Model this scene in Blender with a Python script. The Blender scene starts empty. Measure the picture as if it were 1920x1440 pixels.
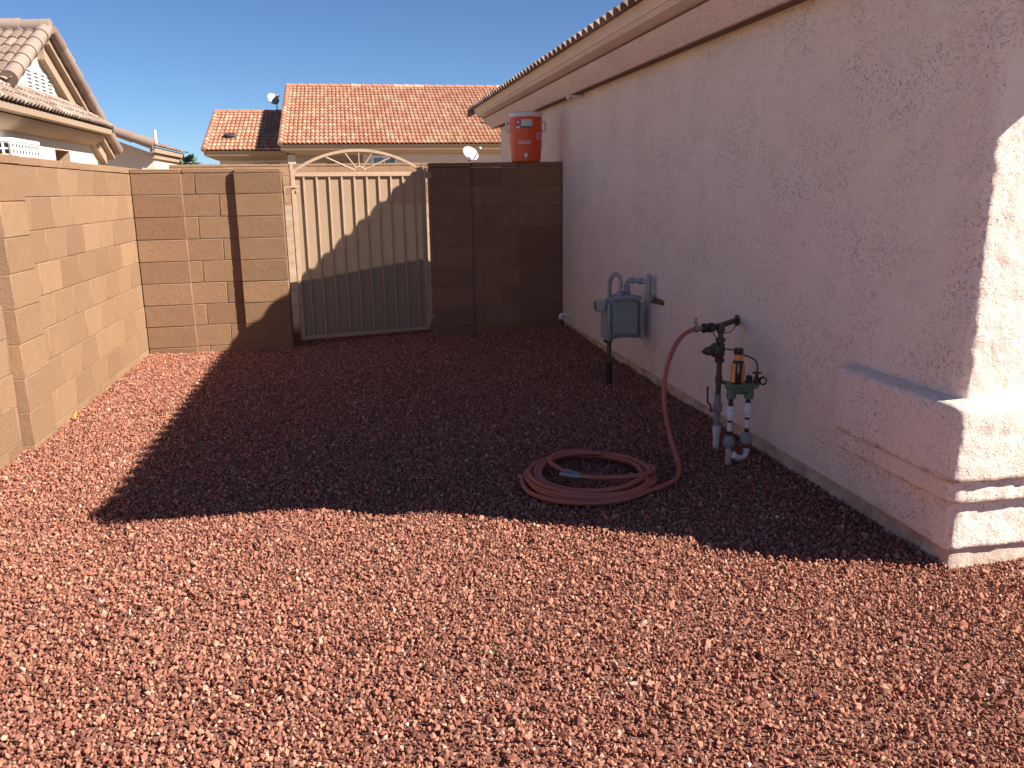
import bpy, bmesh, math, random
import numpy as np
from mathutils import Vector, Matrix, noise
random.seed(7); rng = np.random.default_rng(7)
sc = bpy.context.scene
COL = sc.collection
R = math.radians

# ---------------------------------------------------------------- camera
cam_d = bpy.data.cameras.new('camera'); cam = bpy.data.objects.new('camera', cam_d); COL.objects.link(cam)
cam_d.sensor_width = 36.0; cam_d.lens = 36 * 1581 / 1920.0
cam_d.clip_start = 0.05; cam_d.clip_end = 2000
Yc = Vector((-312, -361, 1581)).normalized()
Dc = Vector((95, 6850, 1581)).normalized()
Dc = (Dc - Yc * Dc.dot(Yc)).normalized()
Zc = -Dc; Xc = Yc.cross(Zc)
def w_of(v): return Vector((Xc.dot(v), Yc.dot(v), Zc.dot(v)))
r_, u_, b_ = w_of(Vector((1, 0, 0))), w_of(Vector((0, -1, 0))), w_of(Vector((0, 0, -1)))
M = Matrix(((r_.x, u_.x, b_.x, 0), (r_.y, u_.y, b_.y, 0), (r_.z, u_.z, b_.z, 1.48), (0, 0, 0, 1)))
cam.matrix_world = M
sc.camera = cam

# ---------------------------------------------------------------- light
SUN_TO = Vector((1.0, -0.58, 0.863)).normalized()
EXPOSURE = 1.15
SKY = 0.058
world = bpy.data.worlds.new('World'); sc.world = world; world.use_nodes = True
wn = world.node_tree; wn.nodes.clear()
sky = wn.nodes.new('ShaderNodeTexSky'); sky.sky_type = 'NISHITA'; sky.sun_disc = False
sky.sun_elevation = math.asin(SUN_TO.z); sky.sun_rotation = math.atan2(SUN_TO.x, SUN_TO.y)
sky.altitude = 2500; sky.air_density = 1.0; sky.dust_density = 0.0; sky.ozone_density = 4.0
bg = wn.nodes.new('ShaderNodeBackground'); bg.inputs[1].default_value = SKY
wo = wn.nodes.new('ShaderNodeOutputWorld')
tn = wn.nodes.new('ShaderNodeMix'); tn.data_type = 'RGBA'; tn.blend_type = 'MULTIPLY'; tn.inputs[0].default_value = 1.0; tn.inputs[7].default_value = (0.68, 0.79, 0.91, 1)
wn.links.new(sky.outputs[0], tn.inputs[6]); wn.links.new(tn.outputs[2], bg.inputs[0]); wn.links.new(bg.outputs[0], wo.inputs[0])
sun_d = bpy.data.lights.new('sun', 'SUN'); sun_d.energy = 5.0; sun_d.angle = R(0.53); sun_d.color = (1.0, 0.92, 0.80)
sun = bpy.data.objects.new('sun', sun_d); COL.objects.link(sun)
sun.rotation_euler = SUN_TO.to_track_quat('Z', 'Y').to_euler(); sun.location = (6, -6, 12)
sc.view_settings.view_transform = 'Standard'; sc.view_settings.look = 'None'
sc.view_settings.exposure = EXPOSURE; sc.view_settings.gamma = 1.0
sc.view_settings.use_curve_mapping = False
sc.cycles.max_bounces = 8; sc.cycles.diffuse_bounces = 7; sc.cycles.transparent_max_bounces = 8
sc.cycles.use_denoising = True

# ---------------------------------------------------------------- helpers
def lerp(a, b, t): return a + (b - a) * t
class MB:
    """collects faces (optional tint value and smooth flag per face) into one mesh"""
    def __init__(s): s.v = []; s.f = []; s.t = []; s.sm = []; s.m = []
    def add(s, vs, fs, tint=0.5, smooth=False, mi=0):
        o = len(s.v); s.v.extend([tuple(p) for p in vs])
        for f in fs:
            s.f.append(tuple(i + o for i in f)); s.t.append(tint); s.sm.append(smooth); s.m.append(mi)
        return s
    def box(s, x0, x1, y0, y1, z0, z1, c=0.0, tint=0.5, mi=0):
        if c <= 0:
            vs = [(x, y, z) for z in (z0, z1) for y in (y0, y1) for x in (x0, x1)]
            return s.add(vs, [(0, 2, 3, 1), (4, 5, 7, 6), (0, 1, 5, 4), (2, 6, 7, 3), (0, 4, 6, 2), (1, 3, 7, 5)], tint, mi=mi)
        bm = bmesh.new(); bmesh.ops.create_cube(bm, size=1.0)
        for v in bm.verts:
            v.co = ((x0 + x1) / 2 + v.co.x * (x1 - x0), (y0 + y1) / 2 + v.co.y * (y1 - y0), (z0 + z1) / 2 + v.co.z * (z1 - z0))
        bmesh.ops.bevel(bm, geom=list(bm.edges), offset=c, segments=1, affect='EDGES', profile=0.5)
        bm.verts.index_update()
        s.add([v.co.copy() for v in bm.verts], [[v.index for v in f.verts] for f in bm.faces], tint, mi=mi); bm.free(); return s
    def obox(s, c, ax, ay, az, h, tint=0.5, mi=0, bev=0.0):
        """oriented box: centre, three unit axes, half sizes"""
        t = MB().box(-h[0], h[0], -h[1], h[1], -h[2], h[2], c=bev)
        c = Vector(c); ax, ay, az = Vector(ax), Vector(ay), Vector(az)
        return s.add([c + ax * p[0] + ay * p[1] + az * p[2] for p in t.v], t.f, tint, mi=mi)
    def tube(s, pts, r, n=12, tint=0.5, smooth=True, cap=True, mi=0):
        pts = [Vector(p) for p in pts]; N = len(pts)
        rs = r if isinstance(r, (list, tuple)) else [r] * N
        tan = []
        for i in range(N):
            a = pts[max(i - 1, 0)]; b = pts[min(i + 1, N - 1)]; d = (b - a)
            tan.append(d.normalized() if d.length > 1e-9 else Vector((0, 0, 1)))
        ref = Vector((0, 0, 1)) if abs(tan[0].z) < 0.9 else Vector((1, 0, 0))
        nrm = (ref - tan[0] * ref.dot(tan[0])).normalized()
        vs = []; fs = []
        for i in range(N):
            nrm = (nrm - tan[i] * nrm.dot(tan[i]))
            nrm = nrm.normalized() if nrm.length > 1e-6 else tan[i].orthogonal().normalized()
            bi = tan[i].cross(nrm)
            for k in range(n):
                a = 2 * math.pi * k / n
                vs.append(pts[i] + (nrm * math.cos(a) + bi * math.sin(a)) * rs[i])
        for i in range(N - 1):
            for k in range(n):
                k2 = (k + 1) % n
                fs.append((i * n + k, i * n + k2, (i + 1) * n + k2, (i + 1) * n + k))
        s.add(vs, fs, tint, smooth, mi)
        if cap:
            s.add(vs[:n], [tuple(range(n))[::-1]], tint, False, mi); s.add(vs[-n:], [tuple(range(n))], tint, False, mi)
        return s
    def rod(s, a, b, r, n=12, tint=0.5, mi=0): return s.tube([a, b], r, n, tint, mi=mi)
    def lathe(s, c, prof, n=24, axis=(0, 0, 1), tint=0.5, mi=0, smooth=True):
        """prof: (radius, height) pairs along axis"""
        c = Vector(c); az = Vector(axis).normalized(); ax = az.orthogonal().normalized(); ay = az.cross(ax)
        vs = []; fs = []
        for (r, h) in prof:
            for k in range(n):
                a = 2 * math.pi * k / n
                vs.append(c + az * h + (ax * math.cos(a) + ay * math.sin(a)) * r)
        for i in range(len(prof) - 1):
            for k in range(n):
                k2 = (k + 1) % n
                fs.append((i * n + k, i * n + k2, (i + 1) * n + k2, (i + 1) * n + k))
        s.add(vs, fs, tint, smooth, mi)
        s.add(vs[:n], [tuple(range(n))[::-1]], tint, False, mi); s.add(vs[-n:], [tuple(range(n))], tint, False, mi)
        return s
    def build(s, name, mat, parent=None):
        me = bpy.data.meshes.new(name)
        org = Vector((0, 0, 0)); p = parent
        while p is not None: org += p.location; p = p.parent
        me.from_pydata([(v[0] - org.x, v[1] - org.y, v[2] - org.z) for v in s.v], [], s.f)
        for m in (mat if isinstance(mat, (list, tuple)) else [mat]): me.materials.append(m)
        at = me.attributes.new('tint', 'FLOAT', 'FACE'); at.data.foreach_set('value', s.t)
        me.polygons.foreach_set('use_smooth', s.sm); me.polygons.foreach_set('material_index', s.m)
        me.update()
        if mat is not M_stucco and mat is not M_stucco_band: me.set_sharp_from_angle(angle=R(38))
        o = bpy.data.objects.new(name, me); COL.objects.link(o)
        if parent is not None: o.parent = parent
        return o
def tag(o, label=None, cat=None, group=None, kind=None):
    if label: o['label'] = label
    if cat: o['category'] = cat
    if group: o['group'] = group
    if kind: o['kind'] = kind
    return o
def thing(name, loc, label, cat, group=None):
    o = bpy.data.objects.new(name, None); COL.objects.link(o); o.location = loc; o.empty_display_size = 0.1
    return tag(o, label, cat, group)
def spline(pts, n=12):
    P = [Vector(p) for p in pts]; out = []
    for i in range(len(P) - 1):
        p0 = P[max(i - 1, 0)]; p1 = P[i]; p2 = P[i + 1]; p3 = P[min(i + 2, len(P) - 1)]
        for k in range(n):
            t = k / n
            out.append(0.5 * ((2 * p1) + (p2 - p0) * t + (2 * p0 - 5 * p1 + 4 * p2 - p3) * t * t + (3 * p1 - p0 - 3 * p2 + p3) * t ** 3))
    out.append(P[-1]); return out

# ---------------------------------------------------------------- materials
class NT:
    def __init__(s, name):
        s.mat = bpy.data.materials.new(name); s.mat.use_nodes = True; s.t = s.mat.node_tree; s.t.nodes.clear()
        s.out = s.t.nodes.new('ShaderNodeOutputMaterial'); s.b = s.t.nodes.new('ShaderNodeBsdfPrincipled')
        s.t.links.new(s.b.outputs[0], s.out.inputs[0]); s.pos = s.t.nodes.new('ShaderNodeNewGeometry').outputs['Position']
    def L(s, a, b): s.t.links.new(a, b)
    def n(s, k, **kw):
        x = s.t.nodes.new(k)
        for a, v in kw.items(): setattr(x, a, v)
        return x
    def noise(s, scale, detail=4, rough=0.55, dist=0.0, vec=None):
        x = s.n('ShaderNodeTexNoise'); x.inputs['Scale'].default_value = scale; x.inputs['Detail'].default_value = detail
        x.inputs['Roughness'].default_value = rough; x.inputs['Distortion'].default_value = dist
        s.L(vec if vec is not None else s.pos, x.inputs['Vector']); return x.outputs['Fac']
    def ramp(s, fac, stops):
        x = s.n('ShaderNodeValToRGB'); e = x.color_ramp.elements
        e[0].position, e[0].color = stops[0][0], (*stops[0][1], 1); e[1].position, e[1].color = stops[-1][0], (*stops[-1][1], 1)
        for p, c in stops[1:-1]: q = e.new(p); q.color = (*c, 1)
        s.L(fac, x.inputs[0]); return x.outputs[0]
    def f(s, fac, a, b, lo=0.0, hi=1.0):
        x = s.n('ShaderNodeMapRange'); x.inputs[1].default_value = a; x.inputs[2].default_value = b
        x.inputs[3].default_value = lo; x.inputs[4].default_value = hi; s.L(fac, x.inputs[0]); return x.outputs[0]
    def mix(s, fac, a, b, mode='MIX'):
        x = s.n('ShaderNodeMix', data_type='RGBA', blend_type=mode)
        if isinstance(fac, (int, float)): x.inputs[0].default_value = fac
        else: s.L(fac, x.inputs[0])
        for i, c in ((6, a), (7, b)):
            if isinstance(c, tuple): x.inputs[i].default_value = (*c, 1)
            else: s.L(c, x.inputs[i])
        return x.outputs[2]
    def math(s, op, a, b=None):
        x = s.n('ShaderNodeMath', operation=op)
        for i, c in ((0, a), (1, b)):
            if c is None: continue
            if isinstance(c, (int, float)): x.inputs[i].default_value = c
            else: s.L(c, x.inputs[i])
        return x.outputs[0]
    def tint(s):
        x = s.n('ShaderNodeAttribute', attribute_name='tint'); return x.outputs['Fac']
    def scale(s, v):
        x = s.n('ShaderNodeMapping'); x.inputs['Scale'].default_value = v; s.L(s.pos, x.inputs[0]); return x.outputs[0]
    def bump(s, h, strength, dist, prev=None):
        x = s.n('ShaderNodeBump'); x.inputs['Strength'].default_value = strength; x.inputs['Distance'].default_value = dist
        s.L(h, x.inputs['Height'])
        if prev is not None: s.L(prev, x.inputs['Normal'])
        s.L(x.outputs[0], s.b.inputs['Normal']); return x.outputs[0]
    def color(s, c):
        if isinstance(c, tuple): s.b.inputs['Base Color'].default_value = (*c, 1)
        else: s.L(c, s.b.inputs['Base Color'])
        return s
    def rough(s, v, metal=0.0, spec=None):
        s.b.inputs['Roughness'].default_value = v; s.b.inputs['Metallic'].default_value = metal
        if spec is not None: s.b.inputs['Specular IOR Level'].default_value = spec
        return s

def paint(name, col, rough=0.5, metal=0.0, wear=0.15, wearcol=None, nscale=30, bump=0.0):
    m = NT(name); wc = wearcol or tuple(c * 0.55 for c in col)
    f1 = m.f(m.noise(nscale, 5, 0.65), 0.42, 0.75, 0, wear * 2.2)
    m.color(m.mix(f1, col, wc)).rough(rough, metal)
    if bump: m.bump(m.noise(nscale * 6, 3), bump, 0.002)
    return m.mat

def stucco(name, col, near=True, stain=None):
    m = NT(name)
    big = m.noise(1.3, 4, 0.6); c = m.mix(m.f(big, 0.35, 0.7), col, tuple(x * y for x, y in zip(col, (0.95, 0.93, 0.93))))
    fine = m.noise(140, 3, 0.6); c = m.mix(m.f(fine, 0.3, 0.75, 0, 0.16), c, tuple(x * 0.78 for x in col))
    if near:
        c = m.mix(m.f(m.noise(0.9, 3, 0.55), 0.46, 0.58, 0, 0.55), c, (col[0] * 0.98, col[1] * 0.91, col[2] * 0.92))
        c = m.mix(m.f(m.noise(5.5, 6, 0.7), 0.50, 0.72, 0, 0.35), c, (col[0] * 0.84, col[1] * 0.80, col[2] * 0.77))
        # trowelled lace: short crooked crevices in clusters
        v = m.n('ShaderNodeTexVoronoi', feature='DISTANCE_TO_EDGE'); v.inputs['Scale'].default_value = 46
        ds = m.n('ShaderNodeVectorMath', operation='MULTIPLY_ADD'); nz = m.n('ShaderNodeTexNoise'); nz.inputs['Scale'].default_value = 26; nz.inputs['Detail'].default_value = 4
        m.L(m.pos, nz.inputs['Vector']); m.L(nz.outputs['Color'], ds.inputs[0]); ds.inputs[1].default_value = (0.05, 0.05, 0.05)
        sc2 = m.scale((1.0, 1.0, 1.35)); m.L(sc2, ds.inputs[2]); m.L(ds.outputs[0], v.inputs['Vector'])
        crack = m.f(v.outputs['Distance'], 0.0, 0.07, 1, 0)
        seg = m.f(m.noise(58, 2, 0.5), 0.50, 0.58); clus = m.f(m.noise(2.3, 5, 0.7), 0.40, 0.62)
        pit = m.math('MULTIPLY', m.math('MULTIPLY', crack, seg), clus)
        c = m.mix(m.math('MULTIPLY', pit, 0.32), c, tuple(x * 0.28 for x in col))
        # longer trowel tears, mostly lying level
        v2 = m.n('ShaderNodeTexVoronoi', feature='DISTANCE_TO_EDGE'); v2.inputs['Scale'].default_value = 1.0
        d2 = m.n('ShaderNodeVectorMath', operation='MULTIPLY_ADD'); m.L(nz.outputs['Color'], d2.inputs[0]); d2.inputs[1].default_value = (0.9, 0.9, 0.9)
        m.L(m.scale((9.0, 9.0, 19.0)), d2.inputs[2]); m.L(d2.outputs[0], v2.inputs['Vector'])
        tear = m.math('MULTIPLY', m.math('MULTIPLY', m.f(v2.outputs['Distance'], 0.0, 0.035, 1, 0), m.f(m.noise(19, 3, 0.6), 0.54, 0.60)), m.f(m.noise(1.7, 3, 0.6), 0.46, 0.62))
        c = m.mix(m.math('MULTIPLY', tear, 0.16), c, tuple(x * 0.25 for x in col))
        pit = m.math('MAXIMUM', pit, m.math('MULTIPLY', tear, 0.45))
        plate = m.f(m.noise(16, 5, 0.62, 0.6), 0.40, 0.60)
        h = m.math('SUBTRACT', m.math('ADD', m.math('MULTIPLY', plate, 0.45), m.math('MULTIPLY', m.noise(70, 6, 0.75), 0.8)), m.math('MULTIPLY', pit, 1.3))
        m.bump(h, 0.8, 0.0055)
    else:
        m.bump(m.noise(30, 6, 0.7), 0.5, 0.01)
    if stain:
        sp = m.n('ShaderNodeSeparateXYZ'); m.L(m.pos, sp.inputs[0])
        wob = m.f(m.noise(9, 4, 0.6), 0.3, 0.7, -0.012, 0.012); z = m.math('ADD', sp.outputs[2], wob)
        tot = None
        for (zc, wd, st) in stain:
            k = m.f(m.math('ABSOLUTE', m.math('SUBTRACT', z, zc)), 0, wd, st, 0); tot = k if tot is None else m.math('MAXIMUM', tot, k)
        tot = m.math('MULTIPLY', tot, m.f(m.noise(14, 5, 0.7), 0.38, 0.62))
        c = m.mix(tot, c, (0.20, 0.115, 0.05))
    m.color(c).rough(0.92, 0, 0.15)
    return m.mat

def block_mat(name, a, b):
    m = NT(name)
    c = m.mix(m.tint(), a, b)
    c = m.mix(m.f(m.noise(5.0, 5, 0.6), 0.4, 0.75, 0, 0.30), c, tuple(x * 0.72 for x in a))
    c = m.mix(m.f(m.noise(150, 3, 0.6), 0.52, 0.66, 0, 0.6), c, tuple(x * 0.45 for x in a))
    c = m.mix(m.f(m.noise(120, 2, 0.5), 0.62, 0.72, 0, 0.35), c, tuple(min(1, x * 1.5) for x in a))
    c = m.mix(m.f(m.noise(1.1, 5, 0.65), 0.50, 0.74, 0, 0.35), c, tuple(x * 0.66 for x in a))
    c = m.mix(m.f(m.noise(3.3, 6, 0.7), 0.60, 0.78, 0, 0.30), c, tuple(min(1, x * 1.35) for x in a))
    m.color(c).rough(0.95, 0, 0.1)
    v = m.noise(95, 5, 0.75); m.bump(m.math('ADD', v, m.math('MULTIPLY', m.noise(14, 3), 0.6)), 0.9, 0.010)
    return m.mat

def tile_mat(name, stops, bump=0.3):
    m = NT(name); c = m.ramp(m.tint(), stops)
    c = m.mix(m.f(m.noise(9, 4, 0.6), 0.4, 0.8, 0, 0.35), c, tuple(x * 0.6 for x in stops[1][1]))
    m.color(c).rough(0.85, 0, 0.2); m.bump(m.noise(60, 4), bump, 0.006); return m.mat

STUCCO = (0.87, 0.745, 0.645)
M_stucco = stucco('stucco_cream', STUCCO)
M_stucco_band = stucco('stucco_band', STUCCO, True, [(0.388, 0.022, 0.75), (0.288, 0.016, 0.7), (0.09, 0.02, 0.5)])
M_cornice = stucco('stucco_cornice', (0.80, 0.66, 0.58))
M_cornice_dark = paint('cornice_shade_stain', (0.16, 0.10, 0.07), 0.9)
M_fascia = paint('fascia_paint', (0.76, 0.63, 0.56), 0.7, 0, 0.1, nscale=8)
M_found = NT('foundation_concrete')
M_found.color(M_found.mix(M_found.f(M_found.noise(7, 5, 0.65), 0.4, 0.65), (0.68, 0.55, 0.45), (0.38, 0.26, 0.19))).rough(0.95); M_found.bump(M_found.noise(50, 5, 0.7), 0.8, 0.008); M_found = M_found.mat
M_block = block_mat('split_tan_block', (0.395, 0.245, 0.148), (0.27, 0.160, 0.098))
M_block_shade = block_mat('tan_block_shade_toned', (0.335, 0.200, 0.120), (0.225, 0.130, 0.080))  # darker copy of the block colour; back-wall shade put into it
M_block_far = block_mat('far_tan_block', (0.40, 0.25, 0.155), (0.33, 0.20, 0.125))
M_mortar = paint('mortar', (0.24, 0.15, 0.095), 0.95)
M_mortar_light = paint('mortar_light', (0.55, 0.38, 0.25), 0.95)
M_gate = paint('gate_enamel', (0.43, 0.295, 0.20), 0.5, 0, 0.2, nscale=14)
m = NT('perforated_screen'); m.color((0.38, 0.26, 0.17)).rough(0.6); tr = m.n('ShaderNodeBsdfTransparent'); mx = m.n('ShaderNodeMixShader')
mx.inputs[0].default_value = 0.72; m.L(tr.outputs[0], mx.inputs[1]); m.L(m.b.outputs[0], mx.inputs[2]); m.L(mx.outputs[0], m.out.inputs[0]); M_screen = m.mat
M_tile_red = tile_mat('clay_tile', [(0, (0.40, 0.18, 0.115)), (0.4, (0.45, 0.22, 0.14)), (0.75, (0.49, 0.275, 0.18)), (1, (0.55, 0.36, 0.245))])
M_tile_grey = tile_mat('concrete_tile', [(0, (0.19, 0.135, 0.11)), (0.5, (0.28, 0.205, 0.17)), (1, (0.42, 0.325, 0.275))])
M_tile_own = tile_mat('concrete_tile_brown', [(0, (0.26, 0.19, 0.15)), (0.5, (0.38, 0.28, 0.23)), (1, (0.52, 0.41, 0.34))])
M_far_wall = stucco('stucco_far', (0.58, 0.49, 0.40), False)
M_left_wall = stucco('stucco_neighbour', (0.62, 0.555, 0.45), False)
M_trim_tan = stucco('stucco_trim_tan', (0.38, 0.28, 0.20), False)
M_white = paint('white_enamel', (0.80, 0.79, 0.76), 0.4, 0, 0.05)
M_dark = paint('dark_recess', (0.05, 0.04, 0.035), 0.8)
M_brown_dark = paint('brown_recess', (0.20, 0.12, 0.075), 0.9)
M_black = paint('black_plastic', (0.022, 0.021, 0.020), 0.45)
M_grey_pipe = paint('meter_grey', (0.30, 0.35, 0.355), 0.45, 0.1, 0.2, (0.16, 0.17, 0.16), 18)
M_index = paint('index_glass', (0.42, 0.42, 0.38), 0.25)
M_rust = paint('rusty_pipe', (0.14, 0.08, 0.045), 0.85, 0.1, 0.3)
M_bronze = paint('dark_bronze', (0.085, 0.075, 0.06), 0.5, 0.4, 0.3, (0.13, 0.12, 0.09), 40)
M_galv = paint('galvanised', (0.30, 0.29, 0.27), 0.5, 0.5, 0.25, None, 40)
M_pvc = paint('white_pvc', (0.72, 0.71, 0.72), 0.35, 0, 0.12, (0.45, 0.38, 0.32))
M_pvc_grey = paint('grey_pvc', (0.26, 0.28, 0.27), 0.5)
M_valve = paint('green_valve', (0.10, 0.17, 0.12), 0.45, 0, 0.3)
M_pvc_black = paint('black_poly', (0.03, 0.03, 0.03), 0.5)
M_primer = paint('red_primer', (0.32, 0.03, 0.03), 0.5)
M_orange_lab = paint('orange_label', (0.72, 0.27, 0.05), 0.4)
M_yellow = paint('yellow_label', (0.75, 0.50, 0.12), 0.4)
M_hose = paint('hose_rubber', (0.43, 0.115, 0.075), 0.5, 0, 0.3, (0.28, 0.09, 0.065), 12)
M_nozzle = paint('nozzle_metal', (0.25, 0.27, 0.32), 0.35, 0.5)
M_brass = paint('brass', (0.40, 0.27, 0.10), 0.4, 0.7)
M_cooler = paint('cooler_orange', (0.72, 0.085, 0.022), 0.38, 0, 0.06)
M_lid = paint('cooler_lid_white', (0.72, 0.71, 0.74), 0.4, 0, 0.04)
M_label_grey = paint('label_silver', (0.55, 0.58, 0.62), 0.4, 0, 0.1)
M_label_dark = paint('label_dark', (0.10, 0.13, 0.14), 0.5)
M_label_red = paint('label_red', (0.50, 0.04, 0.03), 0.5)
M_glass = NT('window_glass'); M_glass.color((0.10, 0.14, 0.17)).rough(0.08, 0.0, 0.9); M_glass = M_glass.mat
M_dish = paint('dish_grey', (0.33, 0.35, 0.35), 0.45, 0, 0.05)
M_bark = paint('palm_bark', (0.16, 0.11, 0.07), 0.9)
M_leaf = paint('palm_leaf', (0.07, 0.12, 0.035), 0.6, 0, 0.3)
M_succ = paint('cactus_skin', (0.36, 0.33, 0.15), 0.7, 0, 0.3)
M_yleaf = paint('dry_leaf', (0.75, 0.62, 0.12), 0.6)

# ---------------------------------------------------------------- ground
def hill(x, y):
    """height of the yard bed"""
    h = 0.020 * noise.noise(Vector((x * 0.9, y * 0.9, 3.1))) + 0.008 * noise.noise(Vector((x * 3.5, y * 3.5, 8.2)))
    t = min(max((y - 6.5) / 2.0, 0), 1) * min(max((x + 0.3) / 2.2, 0), 1)
    e = max(0, x - 2.02) if y > 2.6 else 0
    return h - 0.008 + 0.02 * t + 0.10 * e * (0.5 + noise.noise(Vector((y * 3.1, 0.3, 0.7))))
def base_h(y):
    if y < 13.6: return -0.06
    if y < 20.0:
        t = (y - 13.6) / 6.4; return -0.06 + 1.26 * (0.35 * t + 0.65 * (3 * t * t - 2 * t ** 3))
    if y < 21.5: return 1.2
    return 1.2 - 0.5 * min((y - 21.5) / 4, 1)
xs = [-400, -120, -40, -20, -12] + [x * 0.5 for x in range(-16, 21)] + [14, 22, 40, 120, 400]
ys = [-300, -80, -20, -6, 0, 4, 8] + [9 + 0.3 * k for k in range(0, 42)] + [23, 25.5, 30, 36, 45, 70, 150, 500, 1200]
mb = MB(); vs = [(x, y, base_h(y) + (0.04 * noise.noise(Vector((x * 0.8, y * 0.8, 0))) if y > 9.6 and abs(x) < 12 else 0)) for y in ys for x in xs]
nx = len(xs); mb.add(vs, [(j * nx + i, j * nx + i + 1, (j + 1) * nx + i + 1, (j + 1) * nx + i) for j in range(len(ys) - 1) for i in range(nx - 1)], smooth=True)
m = NT('desert_dirt')
c = m.mix(m.f(m.noise(2.2, 5, 0.65), 0.38, 0.66), (0.40, 0.285, 0.19), (0.29, 0.20, 0.13))
c = m.mix(m.f(m.noise(26, 4, 0.7), 0.52, 0.66, 0, 0.7), c, (0.17, 0.11, 0.07))
m.color(c).rough(0.95); m.bump(m.noise(20, 6, 0.7), 0.8, 0.03)
tag(mb.build('ground', m.mat), kind='structure')

# gravel bed: the soil sheet under the stones
gx = np.arange(-2.3, 6.01, 0.06); gy = np.arange(-1.0, 9.75, 0.06)
mb = MB(); vs = [(float(x), float(y), hill(x, y) - 0.012) for y in gy for x in gx]; nx = len(gx)
mb.add(vs, [(j * nx + i, j * nx + i + 1, (j + 1) * nx + i + 1, (j + 1) * nx + i) for j in range(len(gy) - 1) for i in range(nx - 1)], smooth=True)
m = NT('gravel_soil'); m.color(m.mix(m.f(m.noise(60, 5, 0.7), 0.35, 0.7), (0.16, 0.070, 0.050), (0.26, 0.115, 0.080))).rough(0.95); m.bump(m.noise(70, 5), 0.9, 0.012)
tag(mb.build('gravel_bed', m.mat), kind='structure')

# red lava gravel: crushed stones scattered on the bed
m = NT('lava_stone')
oi = m.n('ShaderNodeObjectInfo'); rnd = oi.outputs['Random']
c = m.ramp(rnd, [(0.0, (0.15, 0.062, 0.048)), (0.18, (0.28, 0.112, 0.082)), (0.42, (0.39, 0.156, 0.108)), (0.66, (0.485, 0.205, 0.138)), (0.86, (0.56, 0.265, 0.178)), (0.965, (0.60, 0.36, 0.24)), (0.996, (0.60, 0.44, 0.32)), (1.0, (0.68, 0.58, 0.48))])
c = m.mix(m.f(m.noise(2.0, 3, 0.5), 0.35, 0.7, 0, 0.35), c, (0.37, 0.175, 0.125))
c = m.mix(m.f(m.noise(160, 4, 0.7), 0.42, 0.68, 0, 0.45), c, (0.19, 0.08, 0.06))
m.color(c).rough(0.93, 0, 0.12); m.bump(m.noise(300, 4, 0.7), 0.8, 0.003); M_stone = m.mat
stones = bpy.data.collections.new('stone_shapes')
for k in range(16):
    bm = bmesh.new()
    el = Vector((1.0, random.uniform(0.62, 0.95), random.uniform(0.5, 0.85)))
    for i in range(13):
        d = Vector((random.gauss(0, 1), random.gauss(0, 1), random.gauss(0, 1))).normalized() * random.uniform(0.75, 1.1)
        bm.verts.new((d.x * el.x * 0.5, d.y * el.y * 0.5, d.z * el.z * 0.5))
    res = bmesh.ops.convex_hull(bm, input=bm.verts)
    bmesh.ops.delete(bm, geom=list({g for g in res['geom_interior'] + res['geom_unused'] if isinstance(g, bmesh.types.BMVert)}), context='VERTS')
    me = bpy.data.meshes.new('stone'); bm.to_mesh(me); bm.free(); me.materials.append(M_stone)
    o = bpy.data.objects.new('stone_shape', me); stones.objects.link(o)
def gravel_area(x0, x1, y0, y1, st):
    """sheet of faces for scattering"""
    X = np.arange(x0, x1 + 1e-6, st); Y = np.arange(y0, y1 + 1e-6, st); n = len(X)
    return ([(float(x), float(y), hill(x, y)) for y in Y for x in X], [(j * n + i, j * n + i + 1, (j + 1) * n + i + 1, (j + 1) * n + i) for j in range(len(Y) - 1) for i in range(n - 1)])
mb = MB()
for a in ((-2.0, 2.272, 1.0, 9.4, 0.061), (2.27, 4.3, 1.0, 2.735, 0.0607)): mb.add(*gravel_area(*a))
gravel = mb.build('gravel', M_stone)
tag(gravel, 'loose crushed red lava gravel covering the whole side yard', 'gravel', kind='stuff')
ng = bpy.data.node_groups.new('scatter_gravel', 'GeometryNodeTree')
ng.interface.new_socket('Geometry', in_out='INPUT', socket_type='NodeSocketGeometry'); ng.interface.new_socket('Geometry', in_out='OUTPUT', socket_type='NodeSocketGeometry')
gi = ng.nodes.new('NodeGroupInput'); go = ng.nodes.new('NodeGroupOutput'); jn = ng.nodes.new('GeometryNodeJoinGeometry')
ci = ng.nodes.new('GeometryNodeCollectionInfo'); ci.inputs[0].default_value = stones; ci.inputs[1].default_value = True; ci.inputs[2].default_value = True
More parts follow.
